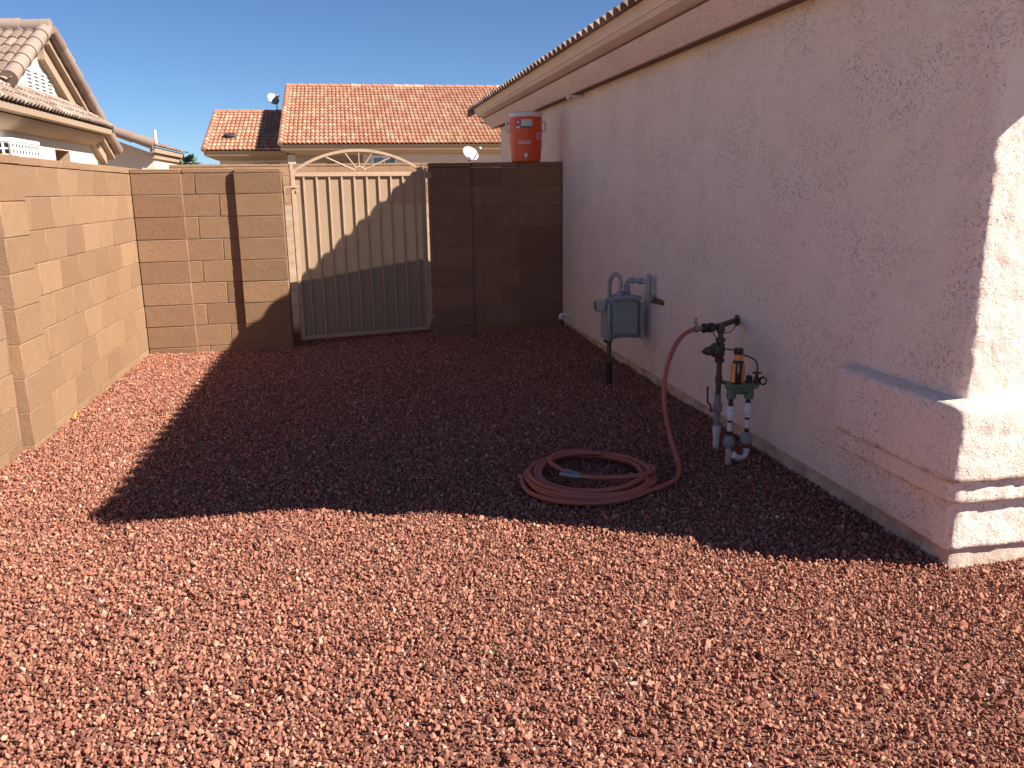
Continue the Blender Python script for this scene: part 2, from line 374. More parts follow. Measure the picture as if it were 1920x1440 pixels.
def scatter(seed, dens, smin, smax, zmin, zmax, dmin=None):
    d = ng.nodes.new('GeometryNodeDistributePointsOnFaces')
    if dmin: d.distribute_method = 'POISSON'; d.inputs['Distance Min'].default_value = dmin; d.inputs['Density Max'].default_value = dens
    else: d.inputs['Density'].default_value = dens
    d.inputs['Seed'].default_value = seed
    i = ng.nodes.new('GeometryNodeInstanceOnPoints'); i.inputs['Pick Instance'].default_value = True
    rv = ng.nodes.new('FunctionNodeRandomValue'); rv.data_type = 'FLOAT_VECTOR'; rv.inputs[0].default_value = (0, 0, 0); rv.inputs[1].default_value = (6.283, 6.283, 6.283); rv.inputs['Seed'].default_value = seed + 1
    rs = ng.nodes.new('FunctionNodeRandomValue'); rs.data_type = 'FLOAT'; rs.inputs[2].default_value = smin; rs.inputs[3].default_value = smax; rs.inputs['Seed'].default_value = seed + 2
    sp = ng.nodes.new('GeometryNodeSetPosition'); rz = ng.nodes.new('FunctionNodeRandomValue'); rz.data_type = 'FLOAT_VECTOR'
    rz.inputs[0].default_value = (0, 0, zmin); rz.inputs[1].default_value = (0, 0, zmax); rz.inputs['Seed'].default_value = seed + 3
    ng.links.new(gi.outputs[0], d.inputs[0]); ng.links.new(d.outputs[0], sp.inputs[0]); ng.links.new(rz.outputs[0], sp.inputs['Offset'])
    ng.links.new(sp.outputs[0], i.inputs[0]); ng.links.new(ci.outputs[0], i.inputs['Instance']); ng.links.new(rv.outputs[0], i.inputs['Rotation']); ng.links.new(rs.outputs[1], i.inputs['Scale'])
    ng.links.new(i.outputs[0], jn.inputs[0])
scatter(11, 11500, 0.010, 0.021, -0.005, 0.003, 0.0098)
scatter(23, 2000, 0.014, 0.028, 0.000, 0.010, 0.013)
scatter(37, 70, 0.028, 0.044, 0.001, 0.008)
ng.links.new(jn.outputs[0], go.inputs[0])
gm = gravel.modifiers.new('scatter', 'NODES'); gm.node_group = ng

# ---------------------------------------------------------------- block walls
def block_wall(name, parent, O, U, N, panels, depth, zc, mat=M_block, joint=0.007, mortar=M_mortar):
    """O origin, U along the wall, N outward normal (towards the yard). panels: (u0, u1, offset, bond, bond_shift)
    zc: course heights bottom to top. Blocks get chamfered edges; mortar fills behind the joints."""
    U = Vector(U); N = Vector(N); O = Vector(O); W = Vector((0, 0, 1)); mb = MB(); mo = MB()
    for (u0, u1, off, bond, shift) in panels:
        for k in range(len(zc) - 1):
            z0, z1 = zc[k], zc[k + 1]; cuts = [u0]
            if bond:
                start = u0 + (shift if k % 2 else shift + bond / 2)
                while start > u0: start -= bond
                start += bond
                while start < u1 - 0.03:
                    if start > u0 + 0.03: cuts.append(start)
                    start += bond
            cuts.append(u1)
            for a, b in zip(cuts[:-1], cuts[1:]):
                jj = joint / 2; jit = random.uniform(-0.0015, 0.0015)
                c = O + U * ((a + b) / 2) + W * ((z0 + z1) / 2) + N * (off - depth / 2 + jit)
                mb.obox(c, U, N, W, ((b - a) / 2 - jj, depth / 2, (z1 - z0) / 2 - jj), tint=min(1, max(0, random.gauss(0.42, 0.28))), bev=0.0035)
        c = O + U * ((u0 + u1) / 2) + W * ((zc[0] + zc[-1]) / 2) + N * (off - depth / 2)
        mo.obox(c, U, N, W, ((u1 - u0) / 2 - 0.004, depth / 2 - 0.005, (zc[-1] - zc[0]) / 2 - 0.002))
    o = mb.build('blocks', mat, parent); mo.build('mortar', mortar, parent); return o
def caps(parent, O, U, N, spans, depth, z0, z1, step=0.41, mat=M_block):
    U = Vector(U); N = Vector(N); O = Vector(O); W = Vector((0, 0, 1)); mb = MB()
    for (u0, u1, off) in spans:
        n = max(1, round((u1 - u0) / step)); d = (u1 - u0) / n
        for k in range(n):
            a, b = u0 + k * d, u0 + (k + 1) * d
            c = O + U * ((a + b) / 2) + W * ((z0 + z1) / 2 + random.uniform(-0.002, 0.002)) + N * (off - depth / 2 + random.uniform(-0.003, 0.003))
            mb.obox(c, U, N, W, ((b - a) / 2 - 0.003, depth / 2, (z1 - z0) / 2 - 0.0025), tint=random.uniform(0.1, 0.6), bev=0.004)
    return mb.build('cap', mat, parent)
Z8 = [-0.153] + [0.05 + 0.203 * k for k in range(8)] + [1.66]
# long wall at the left, seen at a grazing angle
lw = thing('block_wall', (-1.92, 8.0, 0), 'long sunlit tan concrete block wall running down the left side of the yard', 'wall')
block_wall('blocks', lw, (-1.915, 0, 0), (0, 1, 0), (1, 0, 0), [(5.68, 8.35, 0.0, 0.406, 0.1), (8.35, 18.3, 0.0, 0.406, 0.1)], 0.15, Z8, joint=0.005)
block_wall('blocks', lw, (-1.915, 0, 0), (0, 1, 0), (1, 0, 0), [(5.272, 5.68, 0.012, 0, 0)], 0.36, [z - 0.022 for z in Z8[:-1]] + [1.66], joint=0.005)
for o in [c for c in lw.children][2:]: o.name = 'pilaster' if o.name.startswith('blocks') else o.name
caps(lw, (-1.915, 0, 0), (0, 1, 0), (1, 0, 0), [(5.272, 5.68, 0.012)], 0.36, 1.6602, 1.716)
caps(lw, (-1.915, 0, 0), (0, 1, 0), (1, 0, 0), [(5.68, 18.3, 0.0)], 0.15, 1.6602, 1.716)
# lower wall in the near left corner
nw = thing('low_block_wall', (-2.0, 3.6, 0), 'low sunlit tan block wall at the left edge, butting the tall wall pillar', 'wall')
block_wall('blocks', nw, (-1.965, 0, 0), (0, 1, 0), (1, 0, 0), [(0.6, 5.27, 0.0, 0.406, 0.17)], 0.15, [-0.135, 0.068, 0.271, 0.474, 0.677, 0.875], joint=0.005)
# wall left of the gate
bl = thing('block_wall', (-1.25, 8.45, 0), 'tan block wall section with two pillars left of the iron gate', 'wall')
YB = 8.35
block_wall('blocks', bl, (0, YB + 0.05, 0), (1, 0, 0), (0, -1, 0), [(-1.49, -0.99, 0.0, 0.406, 0.33)], 0.15, Z8, M_block_shade)
block_wall('pilaster', bl, (0, YB + 0.05, 0), (1, 0, 0), (0, -1, 0), [(-1.911, -1.472, 0.035, 0, 0)], 0.22, Z8, M_block_shade)
block_wall('pilaster', bl, (0, YB + 0.05, 0), (1, 0, 0), (0, -1, 0), [(-1.011, -0.582, 0.052, 0, 0)], 0.24, Z8, M_block_shade)
caps(bl, (0, YB + 0.05, 0), (1, 0, 0), (0, -1, 0), [(-1.911, -1.475, 0.035), (-1.472, -1.011, 0.0), (-1.008, -0.585, 0.052)], 0.22, 1.6602, 1.703, mat=M_block_shade)
k = 0
for c in bl.children:
    if c.name.startswith('blocks'):
        k += 1
        if k > 1: c.name = 'pilaster'
# wall right of the gate
br = thing('block_wall', (1.5, 8.85, 0), 'shaded tan block wall section between the gate and the stucco house, cooler on top', 'wall')
Z8r = [-0.123] + [0.075 + 0.2055 * k for k in range(8)] + [1.705]
YR_ = 8.80
block_wall('blocks', br, (0, YR_, 0), (1, 0, 0), (0, -1, 0), [(1.245, 1.78, 0.012, 0.41, 0.13)], 0.15, Z8r, M_block_shade)
block_wall('pilaster', br, (0, YR_, 0), (1, 0, 0), (0, -1, 0), [(0.838, 1.266, 0.032, 0, 0)], 0.24, Z8r, M_block_shade)
block_wall('pilaster', br, (0, YR_, 0), (1, 0, 0), (0, -1, 0), [(1.757, 2.222, 0.022, 0, 0)], 0.22, Z8r, M_block_shade)
caps(br, (0, YR_, 0), (1, 0, 0), (0, -1, 0), [(0.838, 1.264, 0.034), (1.266, 1.755, 0.012), (1.757, 2.222, 0.022)], 0.22, 1.7052, 1.752, mat=M_block_shade)
k = 0
for c in br.children:
    if c.name.startswith('blocks'):
        k += 1
        if k > 1: c.name = 'pilaster'
# far fence beyond the gate, on top of the dirt slope
ff = thing('far_block_wall', (0, 20.0, 1.2), 'far tan block wall seen through the gate arch, below the red tiled house', 'wall')
block_wall('blocks', ff, (0, 20.0, 0), (1, 0, 0), (0, -1, 0), [(-3.75, 3.4, 0.0, 0.406, 0.1)], 0.15, [1.03, 1.233, 1.436, 1.639, 1.842, 2.045], M_block_far, 0.009)
caps(ff, (0, 20.0, 0), (1, 0, 0), (0, -1, 0), [(-3.75, 3.4, 0.01)], 0.17, 2.0452, 2.10, mat=M_block_far)

# ---------------------------------------------------------------- gate
gate = thing('iron_gate', (-0.508, 8.44, 0.06), 'tan painted iron gate with vertical bars, perforated screen and sunburst arch', 'gate')
gate.rotation_euler.z = R(14)
gx0, gx1, gz0, gz1, gy = -0.508, 0.832, 0.060, 1.662, 8.44
fr = MB(); w = 0.019
fr.box(gx0, gx0 + 0.04, gy - w, gy + w, gz0, gz1, 0.003); fr.box(gx1 - 0.04, gx1, gy - w, gy + w, gz0, gz1, 0.003)
fr.box(gx0 + 0.04, gx1 - 0.04, gy - w, gy + w, gz1 - 0.04, gz1, 0.003); fr.box(gx0 + 0.04, gx1 - 0.04, gy - w, gy + w, gz0, gz0 + 0.035, 0.003)
fr.box(gx0 - 0.004, gx0 + 0.03, gy - w, gy + w, gz1 + 0.001, gz1 + 0.075, 0.003)
frame = fr.build('frame', M_gate, gate)
for k in range(10):
    x = lerp(gx0 + 0.122, gx1 - 0.112, k / 9) + random.uniform(-0.003, 0.003)
    MB().box(x - 0.0085, x + 0.0085, gy - 0.013, gy + 0.004, gz0 + 0.036, gz1 - 0.041, 0.002).build('bar', M_gate, gate)
s = MB(); s.box(gx0 + 0.041, gx1 - 0.041, gy + 0.0115, gy + 0.0125, gz0 + 0.036, gz1 - 0.041); s.build('perforated_screen', M_screen, gate)
cxg = (gx0 + gx1) / 2 + 0.0; half = (gx1 - gx0) / 2 - 0.02; rise = 0.205
Rr = (half * half + rise * rise) / (2 * rise); a0 = math.asin(half / Rr)
arc = [(cxg + Rr * math.sin(a), gz1 + rise - Rr + Rr * math.cos(a)) for a in [lerp(-a0, a0, i / 28) for i in range(29)]]
s = MB()
for (x0, z0), (x1, z1) in zip(arc[:-1], arc[1:]):
    d = Vector((x1 - x0, 0, z1 - z0)); L = d.length; d.normalize(); nrm = Vector((-d.z, 0, d.x))
    s.obox(((x0 + x1) / 2, gy, (z0 + z1) / 2), d, (0, 1, 0), nrm, (L / 2 + 0.001, 0.014, 0.0125))
s.build('arch', M_gate, gate)
hub = [(cxg + 0.055 * math.sin(a), gz1 + 0.052 * math.cos(a)) for a in [lerp(-1.45, 1.45, i / 10) for i in range(11)]]
s = MB(); s.tube([(x, gy, z) for x, z in hub], 0.008, 8); s.build('hub', M_gate, gate)
for a in (-1.16, -0.64, 0.0, 0.64, 1.16):
    p0 = Vector((cxg + 0.055 * math.sin(a), gy, gz1 + 0.052 * math.cos(a)))
    # meet the arch
    t = 0.05
    while True:
        q = p0 + Vector((math.sin(a), 0, math.cos(a))) * t
        if (q.x - cxg) ** 2 + (q.z - (gz1 + rise - Rr)) ** 2 > (Rr - 0.012) ** 2 or t > 1: break
        t += 0.004
    MB().rod(p0, q, 0.0075, 8).build('spoke', M_gate, gate)
s = MB(); s.rod((gx1 + 0.004, gy - 0.012, 1.60), (gx1 + 0.004, gy - 0.012, 1.70), 0.014, 10); s.box(gx1 + 0.012, gx1 + 0.075, gy - 0.012, gy + 0.008, 1.60, 1.66, 0.003); s.build('hinge', M_gate, gate)
s = MB(); s.rod((gx1 + 0.004, gy - 0.012, 0.16), (gx1 + 0.004, gy - 0.012, 0.24), 0.014, 10); s.box(gx1 + 0.012, gx1 + 0.075, gy - 0.012, gy + 0.008, 0.17, 0.22, 0.003); s.build('hinge', M_gate, gate)
s = MB(); s.box(-0.575, -0.43, gy - 0.034, gy - 0.022, 1.52, 1.533, 0.002); s.tube(spline([(-0.555, gy - 0.03, 1.53), (-0.575, gy - 0.035, 1.50), (-0.573, gy - 0.033, 1.44), (-0.56, gy - 0.03, 1.40)], 5), 0.006, 8)
s.box(-0.47, -0.44, gy - 0.03, gy - 0.02, 1.47, 1.50, 0.002); s.build('latch', M_gate, gate)
s = MB(); x, z = cxg + half - 0.02, gz1 + 0.001
s.add([(x - 0.06, gy - 0.012, z), (x + 0.035, gy - 0.012, z), (x + 0.005, gy - 0.012, z + 0.055), (x - 0.06, gy + 0.012, z), (x + 0.035, gy + 0.012, z), (x + 0.005, gy + 0.012, z + 0.055)], [(0, 1, 2), (5, 4, 3), (0, 3, 4, 1), (1, 4, 5, 2), (2, 5, 3, 0)]); s.build('gusset', M_gate, gate)

# ---------------------------------------------------------------- own house
HX, HY, HR = 2.23, 2.69, 0.036          # side wall plane, front wall plane, corner radius
def path_L(y_end, x_end, fine_side=0.9, fine_front=0.9, st=0.014):
    """plan path round the near corner: list of (base point, outward normal)"""
    P = []; cxx, cyy = HX + HR, HY + HR
    y = y_end
    while y > cyy + fine_side + 0.3: P.append((Vector((HX, y, 0)), Vector((-1, 0, 0)))); y -= 0.25
    y = min(y, cyy + fine_side)
    while y > cyy + 0.004: P.append((Vector((HX, y, 0)), Vector((-1, 0, 0)))); y -= st
    for k in range(9):
        a = k / 8 * math.pi / 2; n = Vector((-math.cos(a), -math.sin(a), 0)); P.append((Vector((cxx, cyy, 0)) + n * HR, n, Vector((-1, -1, 0))))
    x = cxx + st
    while x < min(cxx + fine_front, x_end): P.append((Vector((x, HY, 0)), Vector((0, -1, 0)))); x += st
    while x < x_end: P.append((Vector((x, HY, 0)), Vector((0, -1, 0)))); x += 0.3
    P.append((Vector((x_end, HY, 0)), Vector((0, -1, 0)))); return P
def rough_off(p, amp):
    return amp * (0.9 * noise.noise(p * 9) + 0.7 * noise.noise(p * 24) + 0.6 * noise.noise(p * 55))
def sweep(P, prof, amp=0.0, cap_start=False, smooth=True):
    """prof: (offset, z) list; amp: roughness in metres"""
    mb = MB(); vs = []; n = len(prof)
    for e_ in P:
        b, nr = e_[0], e_[1]; sh = e_[2] if len(e_) > 2 else nr
        for (o, z) in prof:
            p = b + (sh if o > 0 else nr) * o + Vector((0, 0, z))
            am = amp * min(1, max(0, (3.85 - b.y) / 0.25)) * min(1, max(0, (3.1 - b.x) / 0.25))
            if am: k = rough_off(p, am); p = p + nr * k; p.z += rough_off(p + Vector((5, 5, 5)), am * 0.5)
            vs.append(p)
    fs = [(i * n + j, i * n + j + 1, (i + 1) * n + j + 1, (i + 1) * n + j) for i in range(len(P) - 1) for j in range(n - 1)]
    mb.add(vs, fs, smooth=smooth)
    if cap_start: mb.add([vs[j] for j in range(n)], [tuple(range(n))], smooth=False)
    return mb
house = thing('stucco_house', (6.5, 7.5, 0), 'cream stucco house filling the right side, its yard wall in shade', 'house')
zz = [0.082 + 0.015 * k for k in range(int((2.40 - 0.082) / 0.015) + 1)]
P = path_L(12.4, 11.0)
wmb = sweep(P, [(-0.02, 0.078)] + [(0.0, z) for z in zz], 0.0058)
wmb.add([(2.23, 12.4, 0), (11, 12.4, 0), (11, 12.4, 2.4), (2.23, 12.4, 2.4), (6.6, 12.4, 4.55)], [(0, 3, 4, 2, 1)])
wmb.add([(11, 2.69, 0), (11, 12.4, 0), (11, 12.4, 2.4), (11, 2.69, 2.4)], [(0, 1, 2, 3)])
wall = wmb.build('wall', M_stucco, house)
P = path_L(12.4, 11.0)
sweep(P, [(-0.022, -0.1), (-0.022, 0.0), (-0.022, 0.04), (-0.022, 0.1)], 0.003).build('foundation', M_found, house)
P = path_L(3.40, 11.0)
def rect_prof(o, z0, z1, top_slope=0.012, st=0.014):
    pr = [(-0.03, z0)] + [(lerp(-0.01, o - 0.006, k / 4), z0) for k in range(5)] + [(o, z0 + 0.006)]
    z = z0 + 0.02
    while z < z1 - 0.02: pr.append((o, z)); z += st
    pr += [(o, z1 - 0.010), (o - 0.008, z1)] + [(lerp(o - 0.012, -0.03, (k + 1) / 5), z1 + top_slope * (k + 1) / 5) for k in range(5)]
    return pr
def wall_band(prof): return sweep(P, prof, 0.0055, True)
pb = wall_band(rect_prof(0.074, 0.385, 0.675, 0.020)).build('wall_band', M_stucco_band, house)
wall_band(rect_prof(0.042, 0.288, 0.392, 0.0)).build('wall_band', M_stucco_band, house)
P = path_L(2.95, 11.0)
# cornice: fascia board, two stepped stucco bands, running along the side and round to the front
def cornice_path(y_end):
    return [(Vector((HX, y_end, 0)), Vector((-1, 0, 0))), (Vector((HX, 8, 0)), Vector((-1, 0, 0))), (Vector((HX, 4, 0)), Vector((-1, 0, 0))), (Vector((HX, HY, 0)), Vector((-1, -1, 0))), (Vector((6, HY, 0)), Vector((0, -1, 0))), (Vector((11, HY, 0)), Vector((0, -1, 0)))]
C = cornice_path(12.42)
c1 = sweep(C, [(0.30, 2.594), (0.385, 2.592), (0.354, 2.522), (0.345, 2.521), (0.345, 2.515)], 0, True, False); c1.build('fascia', M_fascia, house)
c2 = sweep(C, [(0.33, 2.519), (0.349, 2.517), (0.335, 2.490), (0.262, 2.468), (0.245, 2.468), (0.245, 2.46)], 0, True, False); co = c2.build('cornice', M_cornice, house)
c3 = sweep(C, [(0.20, 2.466), (0.250, 2.462), (0.243, 2.445), (0.135, 2.332), (0.118, 2.330), (0.0, 2.352)], 0, True, False); c3.build('cornice', M_cornice, house)
sweep(C, [(0.254, 2.4675), (0.254, 2.456), (0.24, 2.456)], 0, False, False).build('shade_stain_line', M_cornice_dark, house)  # dark strip paints the shadow line at the cornice step
sweep(C, [(0.120, 2.3345), (0.112, 2.3265), (-0.004, 2.346)], 0, False, False).build('shade_stain_line', M_cornice_dark, house)  # dark strip colours in brown stain and crevice shade under the cornice
# tiled hip roof
def tile_field(O, U, V, ulen, vlen, period=0.15, expo=0.37, amp=0.028, lap=0.022, clip=None, thick=0.010):
    """wavy tile sheet. O corner, U along the eave, V up the slope (unit). clip(u,v)->u limits"""
    U = Vector(U).normalized(); V = Vector(V).normalized(); N = U.cross(V)
    if N.z < 0: N = -N
    nper = max(1, int(round(ulen / period))); per = ulen / nper; rows = max(1, int(math.ceil(vlen / expo))); ns = 8
    mb = MB()
    for r in range(rows):
        v0 = r * expo; v1 = min(v0 + expo, vlen)
        for c in range(nper):
            tint = random.random()
            lo0, hi0 = clip(v0) if clip else (0, ulen); lo1, hi1 = clip(v1) if clip else (0, ulen)
            if c * per > hi0 + 1e-6 or (c + 1) * per < lo0 - 1e-6: continue
            vs = []
            for k in range(ns + 1):
                u = (c + k / ns) * per; h = amp * (abs(math.cos(math.pi * k / ns)) ** 0.8 * 1.0)
                ua = min(max(u, lo0), hi0); ub = min(max(u, lo1), hi1)
                A = Vector(O) + U * ua + V * v0 + N * (h + lap); B = Vector(O) + U * ub + V * v1 + N * (h * 0.92 + 0.002); D = Vector(O) + U * ua + V * v0 + N * (h + lap - 0.032 if r else h + lap - 0.022 - thick)
                vs += [A, B, D]
            fs = [(3 * k, 3 * k + 3, 3 * k + 4, 3 * k + 1) for k in range(ns)] + [(3 * k, 3 * k + 2, 3 * k + 5, 3 * k + 3) for k in range(ns)]
            mb.add(vs, fs, tint, True)
    return mb
pit = 0.46; sl = math.sqrt(1 + pit * pit); EZ = 2.542; EX, EY = 1.772, 2.235
run = 4.79
t1 = tile_field((EX, EY, EZ), (0, 1, 0), (1, 0, pit), 12.47 - EY, run * sl, amp=0.045, thick=-0.012, clip=lambda v: (v / sl, 12.47 - EY))
t2 = tile_field((EX, EY, EZ), (1, 0, 0), (0, 1, pit), 2 * run, run * sl, amp=0.026, clip=lambda v: (v / sl, 2 * run - v / sl))
t1.add(t2.v, t2.f, 0.4, True)
for i in range(len(t2.t)): t1.t[-len(t2.t) + i] = t2.t[i]
roof = t1.build('roof', M_tile_own, house)
s = MB(); rz = EZ + run * pit
s.add([(EX + 0.12, EY + 0.12, EZ + 0.055), (EX + 0.12, 12.45, EZ + 0.055), (EX + run, 12.45, rz - 0.03), (EX + run, EY + run, rz - 0.03), (EX + 2 * run - 0.1, EY + 0.10, EZ + 0.036), (EX + 2 * run - 0.1, 12.45, EZ + 0.036)],
      [(0, 1, 2, 3), (0, 3, 4), (4, 3, 2, 5)]); s.build('roof_deck', M_fascia, house)
s = MB(); s.tube([(EX + run, EY + run, rz + 0.03), (EX + run, 12.5, rz + 0.03)], 0.09, 10); s.tube([(EX + 0.05, EY + 0.05, EZ + 0.05), (EX + run, EY + run, rz + 0.03)], 0.08, 10); s.build('ridge_cap', M_tile_own, house)
s = MB()  # rake end tiles at the far gable
s.add([(EX, 12.46, EZ - 0.06), (EX + run, 12.46, rz - 0.10), (EX + run, 12.46, rz + 0.05), (EX, 12.46, EZ + 0.05), (EX, 12.52, EZ - 0.06), (EX + run, 12.52, rz - 0.10), (EX + run, 12.52, rz + 0.05), (EX, 12.52, EZ + 0.05)],
      [(0, 1, 2, 3), (7, 6, 5, 4), (0, 4, 5, 1), (3, 2, 6, 7), (0, 3, 7, 4)]); s.build('rake_tile', M_tile_own, house)
# condensate stub under the cornice and low drain stub
s = MB(); s.rod((2.225, 8.0, 2.318), (2.10, 8.0, 2.322), 0.016, 10); s.tube([(2.10, 8.0, 2.322), (2.085, 8.0, 2.320), (2.08, 8.0, 2.29)], 0.019, 10)
tag(s.build('drain_pipe', M_pvc), 'short white plastic overflow pipe poking out just under the shaded cornice', 'pipe')
s = MB(); s.rod((2.235, 8.42, 0.205), (2.135, 8.42, 0.205), 0.017, 12); s.rod((2.236, 8.42, 0.205), (2.20, 8.42, 0.205), 0.021, 12); s.tube([(2.135, 8.42, 0.205), (2.12, 8.42, 0.204), (2.115, 8.42, 0.192), (2.115, 8.42, 0.165)], 0.021, 12)
tag(s.build('drain_pipe', M_pvc), 'white elbow drain pipe low on the house wall beside the block wall corner', 'pipe')
# added shadow panel on the front wall, just past the frame; its shadow falls on the corner
blk = thing('added_shadow_box', (2.56, 2.58, 2.01), 'added unseen shadow panel on the sunlit front wall of the stucco house', 'blocker')
s = MB(); s.box(2.42, 2.70, 2.43, 2.68, 2.012, 2.40, 0.006); blk_box = s.build('blocker_box', M_galv, blk)
s = MB(); s.box(2.45, 2.67, 2.418, 2.429, 2.04, 2.37, 0.003); s.build('blocker_face', M_galv, blk)

# ---------------------------------------------------------------- gas meter
g = thing('gas_meter', (1.93, 6.15, 0), 'grey gas meter with hooped inlet pipe standing off the shaded stucco wall', 'gas meter')
s = MB()
# housing: drum section in the x-z plane, flat front flange
sec = []
x0, x1, z0, z1 = 1.915, 2.145, 0.352, 0.648
for k in range(9): a = math.pi * k / 8; sec.append((lerp(x1, x0, k / 8) , z1 + 0.045 * math.sin(a) ** 0.7 if 0 < k < 8 else z1))
side = [(x0, z0 + 0.01)] + [(lerp(x0, x1, k / 6), z0 - 0.000 - 0.016 * (1 - math.sin(math.pi * k / 6)) + 0.012) for k in range(1, 6)] + [(x1, z0 + 0.01)]
loop = sec + side
def prism(mb, loop, y0, y1, tint=0.5, inset=0.012):
    n = len(loop); cx = sum(p[0] for p in loop) / n; cz = sum(p[1] for p in loop) / n; rings = []
    for (y, k) in ((y0, 1 - inset / 0.12), (y0 + inset, 1), (y1 - inset, 1), (y1, 1 - inset / 0.12)):
        rings.append([(cx + (p[0] - cx) * k, y, cz + (p[1] - cz) * k) for p in loop])
    vs = [q for r in rings for q in r]; fs = []
    for i in range(3):
        for j in range(n): fs.append((i * n + j, i * n + (j + 1) % n, (i + 1) * n + (j + 1) % n, (i + 1) * n + j))
    fs += [tuple(range(n)), tuple(range(3 * n, 4 * n))[::-1]]; mb.add(vs, fs, tint, False)
prism(s, loop, 6.06, 6.24, inset=0.026)
body = s.build('housing', M_grey_pipe, g)
s = MB(); s.box(2.146, 2.166, 6.055, 6.245, 0.350, 0.63, 0.008); s.build('flange', M_grey_pipe, g)
s = MB(); s.box(1.888, 1.914, 6.05, 6.25, 0.345, 0.635, 0.008)
for zz_ in (0.37, 0.43, 0.50, 0.57): s.rod((1.882, 6.062, zz_), (1.892, 6.062, zz_), 0.006, 6)
s.build('flange', M_grey_pipe, g)
s = MB(); s.box(1.815, 1.886, 6.09, 6.18, 0.565, 0.65, 0.008); ib = s.build('index_box', M_index, g)
MB().box(1.8105, 1.8145, 6.10, 6.17, 0.58, 0.635, 0.001).build('dial_window', M_label_dark, ib)
s = MB(); s.tube([(1.905, 6.02, 0.668), (1.95, 6.02, 0.676), (2.06, 6.02, 0.680), (2.13, 6.03, 0.665)], 0.022, 10)
s.lathe((1.998, 6.10, 0.66), [(0.026, 0), (0.026, 0.03), (0.032, 0.032), (0.032, 0.055), (0.02, 0.06)], 14)
s.lathe((2.055, 6.12, 0.66), [(0.026, 0), (0.026, 0.03), (0.03, 0.032), (0.03, 0.05), (0.02, 0.06)], 14); s.build('coupling', M_grey_pipe, g)
riser = [(1.93, 6.17, 0.30), (1.93, 6.17, 0.60), (1.932, 6.16, 0.77)]
hoop = [(1.932 + 0.034 - 0.034 * math.cos(a), 6.15 - 0.005 * k, 0.79 + 0.055 * math.sin(a)) for k, a in enumerate([math.pi * i / 10 for i in range(11)])]
s = MB(); s.tube(spline(riser + hoop + [(1.999, 6.10, 0.72)], 3), 0.0155, 12); s.build('inlet_pipe', M_grey_pipe, g)
s = MB(); s.tube(spline([(1.93, 6.15, 0.33), (1.93, 6.15, 0.14)], 4), 0.0175, 12); s.lathe((1.925, 6.15, 0.335), [(0.022, -0.02), (0.03, -0.012), (0.03, 0.012), (0.022, 0.02)], 12); s.rod((1.885, 6.14, 0.335), (1.93, 6.14, 0.335), 0.013, 10); s.build('riser', M_bronze, g)
s = MB(); s.tube([(1.93, 6.15, -0.08), (1.93, 6.15, 0.17)], 0.026, 14); s.build('ground_sleeve', M_black, g)
s = MB(); s.tube(spline([(2.055, 6.12, 0.70), (2.055, 6.12, 0.755), (2.062, 6.115, 0.785), (2.085, 6.10, 0.797), (2.12, 6.06, 0.797), (2.165, 6.0, 0.792), (2.175, 5.985, 0.79)], 5), 0.017, 12)
for q, ax in (((2.055, 6.12, 0.745), (0, 0, 1)), ((2.09, 6.095, 0.797), (0.6, -0.6, 0)), ((2.135, 6.04, 0.795), (0.6, -0.8, 0))): s.lathe(q, [(0.018, -0.017), (0.024, -0.012), (0.024, 0.012), (0.018, 0.017)], 12, ax)
s.tube([(2.178, 5.98, 0.835), (2.178, 5.98, 0.655)], 0.021, 12); s.lathe((2.178, 5.98, 0.83), [(0.024, -0.01), (0.024, 0.008), (0.012, 0.01), (0.012, 0.026)], 8)
s.lathe((2.178, 5.98, 0.68), [(0.024, -0.035), (0.027, -0.02), (0.027, 0.02)], 12); s.build('outlet_pipe', M_grey_pipe, g)
s = MB(); s.lathe((2.178, 5.98, 0.662), [(0.02, 0), (0.024, 0.03), (0.028, 0.03), (0.028, 0.045)], 12, (1, -0.55, 0)); s.build('coupling', M_grey_pipe, g)
s = MB(); s.tube([(2.20, 5.93, 0.660), (2.245, 5.79, 0.655)], 0.021, 12); s.build('wall_nipple', M_rust, g)

# ---------------------------------------------------------------- water riser with hose bib
w_ = thing('water_riser', (2.05, 4.42, 0), 'dark vertical water pipe with pressure regulator and hose tap by the wall', 'water pipe')
X, Y = 2.045, 4.42
s = MB(); s.rod((X, Y, 0.30), (X, Y, 0.695), 0.0155, 14); s.lathe((X, Y, 0.40), [(0.02, -0.02), (0.021, 0.0), (0.02, 0.02)], 12); s.rod((X + .015, Y - .01, 0.385), (X + .05, Y - .03, 0.378), 0.012, 10); s.build('pipe', M_bronze, w_)
s = MB(); s.lathe((X, Y, 0.575), [(0.024, -0.075), (0.028, -0.07), (0.028, -0.055), (0.02, -0.05), (0.026, -0.03), (0.030, 0), (0.026, 0.03), (0.02, 0.04), (0.028, 0.045), (0.028, 0.06), (0.024, 0.065)], 10)
s.lathe((X, Y, 0.573), [(0.026, 0.0), (0.040, 0.02), (0.044, 0.035), (0.036, 0.05), (0.026, 0.052), (0.024, 0.09), (0.016, 0.093), (0.014, 0.105), (0.006, 0.107), (0.006, 0.118)], 10, (-1, -0.15, -0.03)); s.build('regulator', M_bronze, w_)
s = MB(); s.tube([(2.235, 4.60, 0.712), (2.17, 4.55, 0.708), (2.03, 4.44, 0.703), (1.975, 4.40, 0.700)], 0.0165, 12)
s.lathe((2.045, 4.42, 0.702), [(0.021, -0.03), (0.024, -0.02), (0.022, 0.022)], 10)
s.build('tee_pipe', M_bronze, w_)
